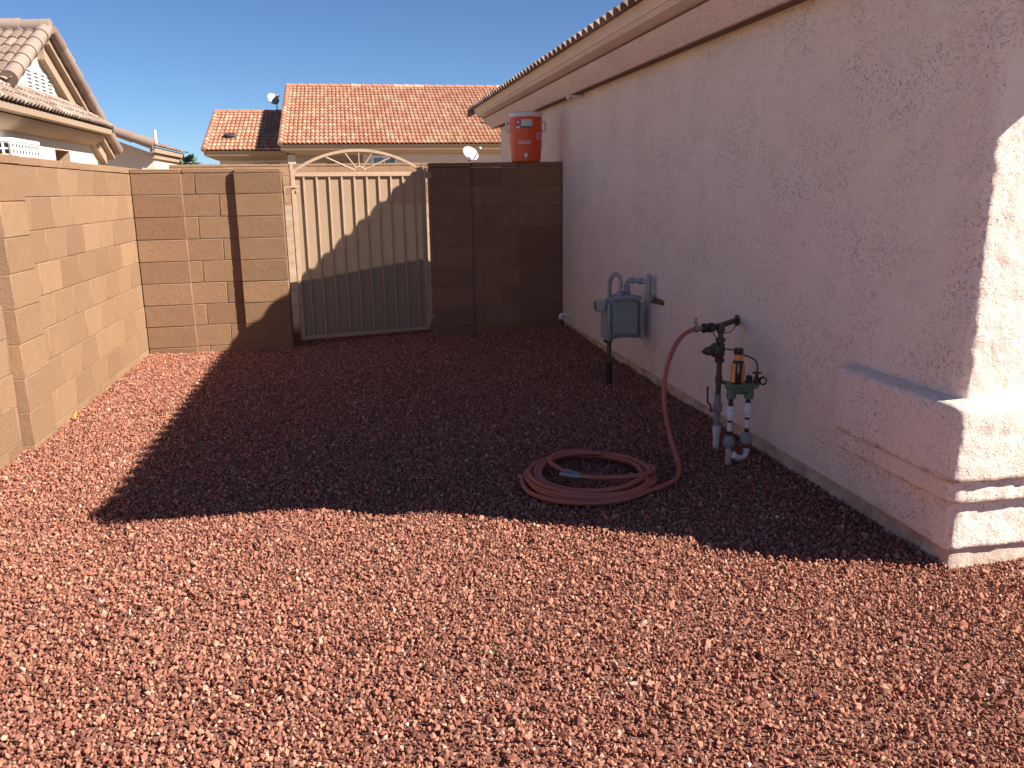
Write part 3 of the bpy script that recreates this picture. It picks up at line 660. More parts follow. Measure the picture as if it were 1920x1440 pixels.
s = MB(); s.lathe((2.005, 4.425, 0.702), [(0.018, 0), (0.027, 0.004), (0.029, 0.03), (0.022, 0.04), (0.026, 0.048), (0.028, 0.07), (0.02, 0.078)], 10, (-1, -0.15, 0)); s.build('coupling', M_black, w_)
s = MB(); s.tube([(1.94, 4.415, 0.702), (1.885, 4.405, 0.700)], [0.013, 0.015], 12); s.lathe((1.895, 4.405, 0.701), [(0.017, -0.012), (0.02, 0.0), (0.018, 0.014)], 8, (-1, 0, 0)); s.rod((1.90, 4.405, 0.70), (1.888, 4.405, 0.738), 0.008, 8); s.obox((1.884, 4.405, 0.75), (0.3, 0, 1), (0, 1, 0), (1, 0, -0.3), (0.016, 0.008, 0.004)); tap = s.build('tap', M_galv, w_)
s = MB(); s.lathe((2.226, 4.592, 0.708), [(0.034, 0), (0.034, 0.004), (0.02, 0.006)], 14, (-1, 0, 0)); s.build('wall_ring', M_rust, w_)
s = MB(); s.rod((X, Y, 0.115), (X, Y, 0.31), 0.0185, 14); s.lathe((X, Y, 0.235), [(0.019, -0.03), (0.027, -0.022), (0.029, 0.0), (0.026, 0.022), (0.019, 0.035)], 10)
s.rod((X, Y, 0.225), (X - 0.055, Y - 0.03, 0.222), 0.012, 10); s.build('shutoff_valve', M_pvc_grey, w_)
s = MB(); s.tube(spline([(X - 0.055, Y - 0.03, 0.222), (X - 0.06, Y - 0.035, 0.26), (X - 0.078, Y - 0.035, 0.28), (X - 0.08, Y - 0.035, 0.37)], 5), 0.0055, 8); s.build('lever', M_black, w_)
s = MB(); s.rod((X, Y, -0.03), (X, Y, 0.10), 0.0185, 14); s.lathe((X, Y, 0.10), [(0.0225, -0.025), (0.023, 0.02), (0.019, 0.022)], 14); s.build('pvc_pipe', M_pvc, w_)
s = MB(); s.tube(spline([(2.0, 4.42, 0.67), (2.015, 4.38, 0.63), (2.03, 4.40, 0.60)], 5), 0.003, 6); s.tube(spline([(2.215, 4.58, 0.70), (2.16, 4.50, 0.672), (2.08, 4.42, 0.668), (2.03, 4.40, 0.675)], 6), 0.003, 6); s.build('wire', M_black, w_)

# ---------------------------------------------------------------- irrigation valve with battery timer
v_ = thing('irrigation_valve', (2.03, 4.12, 0), 'green irrigation valve on two white and black pipe legs beside the water riser', 'irrigation valve')
XL, YL, XR, YR = 1.982, 4.12, 2.072, 4.10
s = MB()
for (xa, ya) in ((XL, YL), (XR, YR)): s.rod((xa, ya, 0.15), (xa, ya, 0.37), 0.0125, 14)
s.build('poly_pipe', M_pvc_black, v_)
for (xa, ya, zc) in ((XL, YL, 0.285), (XR, YR, 0.302)):
    s = MB(); s.lathe((xa, ya, zc), [(0.017, -0.042), (0.018, -0.018), (0.027, -0.015), (0.027, 0.018), (0.0195, 0.02), (0.019, 0.038)], 14); s.build('union', M_pvc, v_)
for (xa, ya, zc) in ((XL, YL, 0.205), (XR, YR, 0.222)):
    s = MB(); s.lathe((xa, ya, zc), [(0.0135, -0.024), (0.0135, 0.024)], 12); s.build('sticker', M_pvc, v_)
s = MB(); s.lathe((XL, YL, 0.115), [(0.020, -0.03), (0.032, -0.015), (0.032, 0.012), (0.022, 0.03), (0.016, 0.04)], 10); s.lathe((XR, YR, 0.135), [(0.020, -0.03), (0.033, -0.015), (0.033, 0.012), (0.022, 0.03), (0.016, 0.04)], 10); s.build('union_nut', M_pvc_grey, v_)
s = MB(); s.rod((XL, YL, -0.04), (XL, YL, 0.095), 0.0165, 14); s.build('stub_pipe', paint('aged_pvc', (0.55, 0.47, 0.36), 0.5), v_)
s = MB(); s.rod((XR, YR, 0.085), (XR, YR, 0.108), 0.020, 12); s.rod((XR - 0.055, YR - 0.005, 0.068), (XR - 0.03, YR - 0.005, 0.062), 0.021, 12); s.build('primer_ring', M_primer, v_)
s = MB(); s.tube(spline([(XR, YR, 0.09), (XR, YR, 0.062), (XR - 0.012, YR - 0.002, 0.04), (XR - 0.04, YR - 0.004, 0.035), (XR - 0.075, YR - 0.012, 0.052)], 5), 0.019, 14); s.lathe((XR - 0.045, YR - 0.004, 0.038), [(0.022, -0.012), (0.023, 0.014)], 12, (-1, 0, 0.35)); s.build('elbow', M_pvc, v_)
s = MB(); s.lathe((XL, YL, 0.385), [(0.020, -0.025), (0.026, -0.018), (0.025, 0.03), (0.034, 0.035), (0.036, 0.05), (0.028, 0.06)], 12)
s.lathe((XR + 0.004, YR, 0.385), [(0.020, -0.025), (0.026, -0.018), (0.025, 0.03), (0.037, 0.035), (0.039, 0.055), (0.03, 0.066)], 12)
s.rod((XL, YL, 0.412), (XR, YR, 0.412), 0.028, 12); s.box(XL - 0.02, XR + 0.05, YL - 0.05, YL + 0.035, 0.423, 0.452, 0.008)
s.rod((XL + 0.045, YL - 0.05, 0.415), (XL + 0.045, YL - 0.02, 0.415), 0.006, 8); s.build('valve_body', M_valve, v_)
s = MB(); s.rod((XR - 0.005, YR - 0.01, 0.45), (XR - 0.005, YR - 0.01, 0.49), 0.017, 12); s.lathe((XR + 0.035, YR - 0.015, 0.45), [(0.016, 0), (0.014, 0.03), (0.008, 0.032), (0.008, 0.05), (0.024, 0.052), (0.024, 0.058), (0.01, 0.06)], 10); s.build('solenoid', M_black, v_)
coil = [(XR + 0.065 + 0.02 * math.cos(a), YR - 0.03 + 0.006 * math.sin(a * 0.5), 0.462 + 0.02 * math.sin(a)) for a in [i * 0.45 for i in range(44)]]
s = MB(); s.tube(coil, 0.0035, 6); s.tube(spline([(XL + 0.03, YL - 0.01, 0.602), (XL + 0.06, YL - 0.02, 0.60), (XR + 0.02, YR - 0.02, 0.575), (XR + 0.035, YR - 0.02, 0.53), (XR + 0.03, YR - 0.02, 0.50)], 6), 0.004, 6)
s.tube(spline([(X + 0.02, Y - 0.01, 0.578), (X + 0.05, Y - 0.10, 0.585), (XL + 0.03, YL + 0.05, 0.61), (XL + 0.03, YL + 0.01, 0.605)], 6), 0.004, 6); s.build('wire', M_black, v_)
bx, by = XL + 0.022, YL - 0.02
t_ = thing('battery_timer', (bx, by, 0.453), 'orange and black bottle shaped timer with black cap on the green valve', 'timer')
s = MB(); s.lathe((bx, by, 0.453), [(0.033, 0), (0.036, 0.004), (0.036, 0.085), (0.033, 0.105), (0.024, 0.125), (0.019, 0.135)], 20); s.build('bottle', M_black, t_)
def wrap(mb, c, r, a0, a1, z0, z1, n=8, prof=None):
    vs = []
    for k in range(n + 1):
        a = lerp(a0, a1, k / n)
        for z, rr in ((z0, r), (z1, r if prof is None else prof)): vs.append((c[0] + rr * math.cos(a), c[1] + rr * math.sin(a), z))
    mb.add(vs, [(2 * k, 2 * k + 2, 2 * k + 3, 2 * k + 1) for k in range(n)], smooth=True)
f0 = math.atan2(-by, -bx)    # angle that faces the yard entrance
for (aa, ab) in ((f0 - 1.35, f0 - 0.35), (f0 + 0.62, f0 + 1.5)):
    s = MB(); wrap(s, (bx, by), 0.0366, aa, ab, 0.459, 0.54); wrap(s, (bx, by), 0.0366, aa + 0.15, ab, 0.54, 0.562, prof=0.032); s.build('label', M_orange_lab, t_)
s = MB(); wrap(s, (bx, by), 0.0372, f0 - 1.0, f0 - 0.55, 0.463, 0.505); s.build('label_stripe', M_yellow, t_)
s = MB()
for k in range(6): wrap(s, (bx, by), 0.0371, f0 - 0.02, f0 + 0.20, 0.512 + k * 0.0085, 0.5165 + k * 0.0085, 3)
s.build('lettering', M_label_grey, t_)
s = MB(); s.lathe((bx, by, 0.588), [(0.0235, -0.018), (0.0245, 0.0), (0.022, 0.022)], 18); s.build('collar', M_orange_lab, t_)
s = MB(); s.lathe((bx, by, 0.610), [(0.024, 0), (0.0255, 0.003), (0.025, 0.028), (0.022, 0.031)], 18); s.build('cap', M_black, t_)
s = MB(); s.tube([(bx + 0.027 * math.cos(f0 + a), by + 0.027 * math.sin(f0 + a), 0.566 - 0.017 * math.cos(a * 1.2)) for a in [lerp(-1.2, 1.2, i / 12) for i in range(13)]], 0.003, 6); s.build('tag_ring', M_yellow, t_)

# ---------------------------------------------------------------- hose
hz = 0.0125
def ring(cx, cy, rx, ry, a0, a1, z0, z1, n, wob=0.0, ph=0.0):
    out = []
    for k in range(n + 1):
        t = k / n; a = lerp(a0, a1, t)
        q = 1 + wob * math.sin(2 * a + ph) + wob * 0.6 * math.sin(3 * a + ph * 2)
        out.append(Vector((cx + rx * q * math.cos(a), cy + ry * q * math.sin(a), lerp(z0, z1, t))))
    return out
drop = [(1.885, 4.405, 0.70), (1.86, 4.40, 0.697), (1.80, 4.39, 0.665), (1.745, 4.37, 0.60), (1.700, 4.35, 0.49), (1.672, 4.31, 0.36), (1.668, 4.24, 0.22), (1.672, 4.14, 0.10), (1.665, 4.05, 0.045), (1.60, 3.90, 0.030), (1.505, 3.79, 0.030), (1.42, 3.735, 0.030)]
pts = [Vector(p) for p in drop]
drop_pts = pts.pop(); rng2 = random.Random(4)
loops = [(1.150, 4.00, 0.335, 0.360), (1.165, 4.02, 0.322, 0.352), (1.155, 4.015, 0.310, 0.335), (1.170, 4.01, 0.292, 0.322), (1.160, 4.03, 0.276, 0.300), (1.165, 4.025, 0.305, 0.330), (1.160, 4.02, 0.258, 0.285)]
ang = -0.75
zlev = 0.022
for i, (cx_, cy_, rx, ry) in enumerate(loops):
    n = 11; zl = 0.018 + 0.0050 * i
    seg = ring(cx_, cy_, rx, ry, ang, ang - 2 * math.pi * 11 / 12, zl, zl + 0.006, n, 0.020, rng2.uniform(0, 6))
    pts += [p + Vector((0, 0, 0.005 * math.sin(i * 2.1 + k))) for k, p in enumerate(seg)]
last = [(1.30, 4.27, 0.060), (1.17, 4.33, 0.062), (1.05, 4.30, 0.062), (0.995, 4.20, 0.060), (1.03, 4.09, 0.05), (1.045, 4.03, 0.045)]
pts = pts[:-3] + [Vector(p) for p in last]
pts = [Vector((p.x, p.y, p.z + (hill(p.x, p.y) + 0.006 if p.z < 0.12 else 0))) for p in pts]
s = MB(); s.tube(spline(pts, 7), hz, 10)
hose = s.build('garden_hose', M_hose); tag(hose, 'coiled red rubber garden hose lying on gravel and rising to the wall tap', 'hose')
br_ = [Vector(p) for p in [(1.46, 4.06, 0.060), (1.50, 3.98, 0.062), (1.44, 3.90, 0.066), (1.32, 3.86, 0.07), (1.20, 3.87, 0.072), (1.115, 3.905, 0.070)]]
h_ = hill(1.2, 3.95)
s = MB(); s.tube(spline([p + Vector((0, 0, h_)) for p in br_], 7), hz, 10); s.build('end_run', M_hose, hose)
nz = Vector((1.115, 3.905, 0.070 + h_)); dn = Vector((-0.085, 0.055, 0.0)).normalized()
s = MB(); s.tube([nz, nz + dn * 0.03], 0.0135, 12); s.build('ferrule', M_brass, hose)
s = MB(); s.lathe(nz + dn * 0.03, [(0.018, 0), (0.020, 0.012), (0.017, 0.02), (0.020, 0.03), (0.016, 0.075), (0.011, 0.11), (0.009, 0.112)], 14, dn); up = Vector((0, 0, 1)); q = nz + dn * 0.075 + up * 0.02
s.obox(q, (dn + up * 0.18).normalized(), dn.cross(up), up, (0.045, 0.007, 0.004), bev=0.002); s.build('nozzle', M_nozzle, hose)
s = MB(); q = Vector(last[-1]) + Vector((0, 0, hill(1.04, 4.03))); s.lathe(q + Vector((0, 0.0, 0)), [(0.013, -0.01), (0.016, 0.0), (0.016, 0.02)], 12, (0.2, -1, -0.1)); s.build('ferrule', M_brass, hose)

# ---------------------------------------------------------------- drinks cooler
cl = thing('drinks_cooler', (1.862, 8.885, 1.754), 'orange round drinks cooler with white lid standing on the block wall', 'cooler')
CX, CY, CZ = 1.862, 8.885, 1.754; cl.scale = (1.045, 1.045, 1.03)
s = MB(); s.lathe((CX, CY, CZ), [(0.138, 0), (0.145, 0.006), (0.150, 0.05), (0.153, 0.120), (0.1535, 0.135), (0.157, 0.137), (0.159, 0.20), (0.160, 0.30), (0.1605, 0.305), (0.1595, 0.31), (0.160, 0.36), (0.161, 0.435)], 40); cb = s.build('body', M_cooler, cl)
s = MB(); s.lathe((CX, CY, CZ), [(0.1635, 0.430), (0.1655, 0.435), (0.1655, 0.463), (0.160, 0.472), (0.13, 0.480), (0.10, 0.482)], 40); s.build('lid', M_lid, cl)
fa = math.atan2(-CY, -CX)
def cyl(a, z, r): return Vector((CX + r * math.cos(fa + a), CY + r * math.sin(fa + a), CZ + z))
for sg in (-1.50, 1.50):
    rad = Vector((math.cos(fa + sg), math.sin(fa + sg), 0)); tn = Vector((-rad.y, rad.x, 0)); c0 = cyl(sg, 0, 0.16)
    s = MB(); s.tube(spline([c0 + Vector((0, 0, 0.39)), c0 + rad * 0.030 + Vector((0, 0, 0.375)), c0 + rad * 0.034 + Vector((0, 0, 0.33)), c0 + rad * 0.03 + Vector((0, 0, 0.30)), c0 + Vector((0, 0, 0.295))], 5), 0.0095, 8)
    s.obox(c0 + Vector((0, 0, 0.345)), rad, tn, (0, 0, 1), (0.004, 0.035, 0.052), bev=0.003)
    s.build('handle', M_lid, cl)
s = MB(); rad = Vector((math.cos(fa + 0.06), math.sin(fa + 0.06), 0)); s.lathe(cyl(0.0, 0.058, 0.150), [(0.030, 0), (0.030, 0.008), (0.021, 0.009)], 18, rad); s.build('spigot_recess', M_cooler, cl)
s = MB(); s.lathe(cyl(0.0, 0.060, 0.158), [(0.020, 0), (0.021, 0.018), (0.018, 0.026)], 18, rad); s.tube([cyl(0.0, 0.055, 0.172), cyl(0.0, 0.028, 0.174)], 0.008, 10); s.build('spigot', M_lid, cl)
def decal(name, mat, a0, a1, z0, z1, r=0.1622, par=cl):
    s = MB(); n = 8; vs = []
    for k in range(n + 1):
        for z in (z0, z1): vs.append(cyl(lerp(a0, a1, k / n), z, r))
    s.add(vs, [(2 * k, 2 * k + 2, 2 * k + 3, 2 * k + 1) for k in range(n)], smooth=True); return s.build(name, mat, par)
decal('sticker', M_label_grey, -0.50, 0.42, 0.330, 0.402)
decal('sticker_band', M_label_dark, -0.505, 0.43, 0.322, 0.338, 0.1628)
decal('sticker_corner', M_label_red, -0.62, -0.28, 0.345, 0.402, 0.1632)
decal('sticker_corner', M_lid, -0.52, -0.40, 0.365, 0.388, 0.1638)
decal('sticker_corner', M_lid, -0.60, -0.36, 0.318, 0.334, 0.1640)
decal('sticker', M_lid, 0.72, 1.02, 0.215, 0.275)
decal('sticker_print', M_valve, 0.80, 0.94, 0.223, 0.267, 0.1630)
def text_on(word, size, a_mid, z, r, mat, parent):
    cu = bpy.data.curves.new('lettering', 'FONT'); cu.body = word; cu.size = size; cu.align_x = 'CENTER'; cu.extrude = 0.0008; cu.offset = 0.0012
    tmp = bpy.data.objects.new('tmp', cu); COL.objects.link(tmp); dg = bpy.context.evaluated_depsgraph_get(); me = bpy.data.meshes.new_from_object(tmp.evaluated_get(dg))
    s = MB(); s.add([cyl(a_mid + v.co.x / r, z + v.co.y, r + v.co.z) for v in me.vertices], [tuple(p.vertices) for p in me.polygons])
    bpy.data.objects.remove(tmp); o = s.build('lettering', mat, parent); bpy.data.meshes.remove(me); return o
text_on('IGLOO', 0.040, -0.08, 0.170, 0.1605, M_lid, cl)

# ---------------------------------------------------------------- far red tiled house
far = thing('tiled_house', (2.0, 33, 0.6), 'far house with orange clay tile roof and shaded porch beyond the gate', 'house')
def gable_block(parent, x0, x1, ye, ze, yr, zr, tx0r, mats, period=0.15, expo=0.36, amp=0.042, wall_y=None, left_over=0.35, zb=0.5, fascia_h=0.30, wparts=None):
    run_ = yr - ye; L = math.hypot(run_, zr - ze)
    t = tile_field((x0, ye, ze), (1, 0, 0), (0, run_, zr - ze), x1 - x0, L, period, expo, amp, lap=0.04); t.build('roof', mats, parent)
    s = MB(); s.add([(x0, ye, ze - 0.02), (x1, ye, ze - 0.02), (x1, yr, zr - 0.02), (x0, yr, zr - 0.02), (x1, 2 * yr - ye, ze - 0.02), (x0, 2 * yr - ye, ze - 0.02)], [(0, 1, 2, 3), (3, 2, 4, 5)]); s.build('roof_deck', M_brown_dark, parent)
    s = MB(); n = int((x1 - x0) / 0.42)
    for k in range(n):
        a = x0 + k * (x1 - x0) / n; b = a + (x1 - x0) / n
        s.tube([(a, yr, zr + 0.05), (b, yr, zr + 0.035)], [0.10, 0.085], 8, tint=random.choice([0.15, 0.2, 0.3, 0.3, 0.98]))
    s.build('ridge_cap', mats, parent)
    s = MB(); n = int(L / 0.36)
    for k in range(n):
        a = Vector((x0 + 0.03, lerp(ye, yr, k / n), lerp(ze, zr, k / n) + 0.045)); b = Vector((x0 + 0.03, lerp(ye, yr, (k + 1) / n), lerp(ze, zr, (k + 1) / n) + 0.03))
        s.tube([a, b], [0.10, 0.08], 8, tint=random.random())
    s.build('rake_tile', mats, parent)
gable_block(far, -2.07, 7.2, 30.0, 3.03, 36.4, 5.56, 0, M_tile_red)
gable_block(far, -4.88, -2.12, 32.4, 2.95, 36.4, 4.56, 0, M_tile_red)
def fascia_strip(x0, x1, y, z1, z0, depth=0.45):
    s = MB(); s.add([(x0, y, z1), (x1, y, z1), (x1, y + 0.05, z0 + 0.16), (x0, y + 0.05, z0 + 0.16), (x1 - 0.0, y + depth, z0), (x0 + depth * 0.9, y + depth, z0)], [(0, 3, 2, 1), (3, 5, 4, 2)]); s.build('eave_trim', M_trim_tan, far)
fascia_strip(-2.05, 7.2, 30.04, 3.03, 2.70); fascia_strip(-4.86, -2.0, 32.44, 2.95, 2.62)
s = MB(); s.box(-4.40, -1.9, 32.9, 39.6, 0.3, 2.72); s.add([(-4.40, 32.9, 2.72), (-4.40, 39.9, 2.72), (-4.40, 36.4, 4.4)], [(0, 1, 2)]); s.box(0.66, 7.0, 30.48, 42, 0.3, 2.80); s.add([(-1.75, 30.5, 2.7), (-1.75, 42.3, 2.7), (-1.75, 36.4, 5.4)], [(0, 1, 2)])
s.box(-1.89, 0.66, 32.6, 42, 0.3, 2.9); s.build('wall', M_far_wall, far)
s = MB(); s.box(-1.86, -1.60, 30.35, 30.6, 0.3, 2.72, 0.01); s.build('porch_column', M_far_wall, far)
s = MB(); s.box(-1.6, 0.66, 30.45, 30.60, 2.68, 2.86); s.build('porch_beam', M_trim_tan, far)
for (x0, x1, y, z0, z1) in ((0.95, 1.80, 30.44, 1.5, 2.66), (-3.20, -2.30, 32.86, 1.5, 2.52), (-0.6, -0.05, 32.56, 1.5, 2.5)):
    s = MB(); s.box(x0, x1, y, y + 0.05, z0, z0 + 0.05); s.box(x0, x1, y, y + 0.05, z1 - 0.05, z1); s.box(x0, x0 + 0.05, y, y + 0.05, z0 + 0.05, z1 - 0.05); s.box(x1 - 0.05, x1, y, y + 0.05, z0 + 0.05, z1 - 0.05); s.box((x0 + x1) / 2 - 0.02, (x0 + x1) / 2 + 0.02, y, y + 0.05, z0 + 0.05, z1 - 0.05)
    wf = s.build('window', M_white if x0 > 0 else M_dark, far); s = MB(); s.box(x0 + 0.05, x1 - 0.05, y + 0.02, y + 0.03, z0 + 0.05, z1 - 0.05); s.build('pane', M_glass, wf)
s = MB(); s.lathe((-4.05, 33.6, 3.46), [(0.18, 0), (0.17, 0.09), (0.22, 0.10), (0.20, 0.14)], 12, (0, -0.25, 1)); s.build('roof_vent', M_dark, far)
s = MB(); s.rod((5.25, 31.9, 3.75), (5.25, 31.9, 4.15), 0.05, 8, tint=0.1); s.build('vent_pipe', M_primer, far)

def dish(loc, face, rx, rz, label, pole_h, foot):
    d = thing('satellite_dish', foot, label, 'satellite dish', 'satellite dishes around the far tiled house')
    f = Vector(face).normalized(); right = f.cross(Vector((0, 0, 1))).normalized(); up = right.cross(f); c = Vector(loc)
    vs = [c - f * 0.07]; fs = []; nr, na = 5, 28
    for i in range(1, nr + 1):
        q = i / nr
        for k in range(na): a = 2 * math.pi * k / na; vs.append(c + right * (rx * q * math.cos(a)) + up * (rz * q * math.sin(a)) - f * (0.07 * (1 - q * q)))
    for k in range(na): fs.append((0, 1 + k, 1 + (k + 1) % na))
    for i in range(nr - 1):
        for k in range(na): a = 1 + i * na + k; b = 1 + i * na + (k + 1) % na; fs.append((a, a + na, b + na, b))
    back = [v - f * 0.012 for v in vs]; n0 = len(vs)
    s = MB(); s.add(vs + back, fs + [tuple(i + n0 for i in ff_[::-1]) for ff_ in fs] + [(1 + (nr - 1) * na + k, 1 + (nr - 1) * na + (k + 1) % na, n0 + 1 + (nr - 1) * na + (k + 1) % na, n0 + 1 + (nr - 1) * na + k) for k in range(na)], smooth=True); s.build('reflector', M_dish, d)
    s = MB(); s.tube([Vector(foot), Vector(foot) + Vector((0, 0, pole_h)), c - f * 0.10], 0.02, 8); s.build('pole', M_label_dark, d)
    s = MB(); s.tube([c - up * rz * 0.95 - f * 0.02, c - up * rz * 0.35 + f * 0.32], 0.012, 6); s.build('arm', M_label_dark, d)
    s = MB(); q = c - up * rz * 0.32 + f * 0.33; s.obox(q, right, f, up, (0.045, 0.06, 0.035), bev=0.008); s.build('feed_horn', M_dish, d)
dish((3.47, 24.0, 2.47), (0.55, -0.70, 0.50), 0.29, 0.22, 'grey satellite dish on a pole behind the shaded wall, left of the orange cooler', 1.35, (3.44, 24.1, 0.85))
dish((-2.62, 36.4, 5.12), (0.55, -0.75, 0.45), 0.26, 0.25, 'small satellite dish standing against the sky left of the tall tiled roof', 0.5, (-2.50, 36.4, 4.56))

# ---------------------------------------------------------------- neighbour house at the left
nb = thing('gabled_house', (-8, 15.5, 0), 'cream neighbour house with grey tiled gable rising over the left block wall', 'house')
WX = -4.92; GY, GZ, GP = 16.1, 4.15, 0.51           # gable wall plane, ridge position, pitch
def holed_wall(x, y0, y1, z0, z1, hy0, hy1, hz0, hz1):
    Ys = [y0, hy0, hy1, y1]; Zs = [z0, hz0, hz1, z1]; s = MB()
    for i in range(3):
        for j in range(3):
            if i == 1 and j == 1: continue
            s.add([(x, Ys[i], Zs[j]), (x, Ys[i + 1], Zs[j]), (x, Ys[i + 1], Zs[j + 1]), (x, Ys[i], Zs[j + 1])], [(0, 1, 2, 3)])
    return s
s = holed_wall(WX, 9.0, 19.0, -0.1, 2.75, 16.42, 17.22, 1.2, 2.265)
s.add([(WX, GY - (GZ - 0.12 - 2.75) / GP, 2.75), (WX, GY + (GZ - 0.12 - 2.75) / GP, 2.75), (WX, GY, GZ - 0.12)], [(0, 1, 2)])
s.add([(WX, 9, -0.1), (-12, 9, -0.1), (-12, 9, 2.75), (WX, 9, 2.75)], [(3, 2, 1, 0)]); s.add([(WX, 19, -0.1), (-12, 19, -0.1), (-12, 19, 2.72), (WX, 19, 2.72)], [(0, 1, 2, 3)])
s.build('wall', M_left_wall, nb)
s = MB(); x_, d_ = WX, 0.45
s.add([(x_, 16.42, 1.2), (x_, 17.22, 1.2), (x_, 17.22, 2.265), (x_, 16.42, 2.265), (x_ - d_, 16.42, 1.2), (x_ - d_, 17.22, 1.2), (x_ - d_, 17.22, 2.265), (x_ - d_, 16.42, 2.265)], [(0, 4, 5, 1), (1, 5, 6, 2), (2, 6, 7, 3), (3, 7, 4, 0), (4, 7, 6, 5)]); s.build('niche', M_trim_tan, nb)
# main gable roof, ridge running away to the left (-x)
RX = -4.66
sl2 = math.sqrt(1 + GP * GP)
fl = tile_field((-11.0, GY - 4.6, GZ - 4.6 * GP), (1, 0, 0), (0, 1, GP), 11.0 + RX, 4.6 * sl2, 0.15, 0.36, 0.035, clip=None)
# keep the near slope only above the skirt in front of the rake, as built: full slope left of x=-5.0
fr2 = tile_field((RX, GY + 3.45, GZ - 3.45 * GP), (-1, 0, 0), (0, -1, GP), 11.0 + RX, 3.45 * sl2, 0.15, 0.36, 0.035)
s = MB(); s.add(fl.v, fl.f, 0.5, True); s.t[:] = list(fl.t); n1 = len(s.f); s.add(fr2.v, fr2.f, 0.5, True); s.t[n1:] = list(fr2.t)
zcut = GZ - 2.25 * GP
keep = [i for i, f in enumerate(s.f) if not (sum(s.v[j][1] for j in f) / len(f) < GY - 2.0 and sum(s.v[j][0] for j in f) / len(f) > -5.25)]
s.f = [s.f[i] for i in keep]; s.t = [s.t[i] for i in keep]; s.sm = [s.sm[i] for i in keep]; s.m = [s.m[i] for i in keep]
s.build('roof', M_tile_grey, nb)
def barrels(p0, p1, n, r, name='rake_tile', par=nb, mat=None):
    s = MB(); p0 = Vector(p0); p1 = Vector(p1)
    for k in range(n):
        a = p0.lerp(p1, k / n); b = p0.lerp(p1, (k + 1.06) / n); s.tube([a, b], [r * 1.08, r * 0.9], 14, tint=random.uniform(0.35, 0.75))
    return s.build(name, mat or M_tile_grey, par)
barrels((RX - 0.06, GY - 2.0, GZ - 2.0 * GP + 0.02), (RX - 0.06, GY, GZ + 0.02), 6, 0.115)
barrels((RX + 0.02, GY + 3.45, GZ - 3.45 * GP + 0.0), (RX + 0.02, GY, GZ + 0.0), 9, 0.10)
barrels((RX + 0.02, GY, GZ + 0.05), (-11, GY, GZ + 0.05), 14, 0.12, 'ridge_cap')
def rake_band(x0, x1, drop0, drop1, ys, mat, name='rake_trim'):
    """sloped band following the gable, from drop0 to drop1 below the roof line, x0 outer face to x1"""
    s = MB()
    for (ya, yb) in ys:
        za, zb = GZ - abs(ya - GY) * GP, GZ - abs(yb - GY) * GP
        vs = [(x0, ya, za - drop0), (x0, yb, zb - drop0), (x0, yb, zb - drop1), (x0, ya, za - drop1), (x1, ya, za - drop0), (x1, yb, zb - drop0), (x1, yb, zb - drop1), (x1, ya, za - drop1)]
        s.add(vs, [(0, 1, 2, 3), (4, 7, 6, 5), (3, 2, 6, 7), (0, 4, 5, 1), (0, 3, 7, 4), (1, 5, 6, 2)])
    s.build(name, mat, nb)
rake_band(-4.70, WX, 0.10, 0.22, [(GY, GY + 3.4)], M_trim_tan)
rake_band(-4.80, WX, 0.225, 0.46, [(GY, GY + 3.15)], M_trim_tan)
# skirt roof below the gable vent
KX, KZ = -4.46, 2.745
sk = tile_field((KX, 9.2, KZ), (0, 1, 0), (-0.48, 0, 0.40), 18.62 - 9.2, 0.60, 0.15, 0.2, 0.062, thick=0.0); sk.build('skirt_roof', M_tile_grey, nb)
s = MB(); s.tube([(-4.90, 9.2, 3.12), (-4.90, 18.75, 3.12)], 0.022, 6); s.add([(KX, 18.66, KZ + 0.05), (-4.92, 18.66, 3.14), (-4.92, 18.66, 2.62), (KX, 18.66, 2.68), (KX, 18.70, KZ + 0.05), (-4.92, 18.70, 3.14), (-4.92, 18.70, 2.62), (KX, 18.70, 2.68)], [(0, 1, 2, 3), (7, 6, 5, 4), (0, 3, 7, 4), (0, 4, 5, 1)]); s.tube([(KX, 18.70, KZ + 0.07), (-4.9, 18.70, 3.15)], 0.03, 6); s.build('flashing', M_label_dark, nb)
Cn = [(Vector((WX, 9.0, 0)), Vector((1, 0, 0))), (Vector((WX, 18.62, 0)), Vector((1, 0, 0)))]
def sweep2(prof, name, mat):
    a = sweep(Cn, prof, 0, True, False); n = len(prof); a.add([a.v[n + j] for j in range(n)], [tuple(range(n))[::-1]]); a.build(name, mat, nb)
sweep2([(0.02, 2.74), (0.435, 2.735), (0.425, 2.645), (0.38, 2.64), (0.02, 2.62)], 'cornice', M_trim_tan)
sweep2([(0.02, 2.62), (0.30, 2.615), (0.28, 2.56), (0.10, 2.44), (0.02, 2.43)], 'cornice', M_trim_tan)
s = MB(); s.rod((-4.75, 17.9, 2.98), (-4.75, 17.9, 3.22), 0.045, 10); s.build('vent_pipe', M_trim_tan, nb)
# gable vent
s = MB(); VX = WX + 0.02; y0v, y1v, z0v, z1v = 15.42, 16.72, 3.12, 3.47
s.box(WX - 0.01, WX + 0.004, y0v - 0.02, y1v + 0.02, z0v, z1v); vb = s.build('vent_back', M_dark, nb)
s = MB(); nc, nr_ = 4, 6
for i in range(nc + 1):
    yy = lerp(y0v, y1v, i / nc); s.box(WX + 0.006, WX + 0.014, yy - 0.055, yy + 0.055, z0v - 0.03, z1v + 0.03)
for i in range(nc):
    ya = lerp(y0v, y1v, i / nc) + 0.056; yb = lerp(y0v, y1v, (i + 1) / nc) - 0.056
    for j in range(nr_ + 1):
        zz0 = lerp(z0v, z1v, j / nr_); s.box(WX + 0.006, WX + 0.012, ya, yb, zz0 - 0.015, zz0 + 0.015)
s.build('gable_vent', M_white, nb)
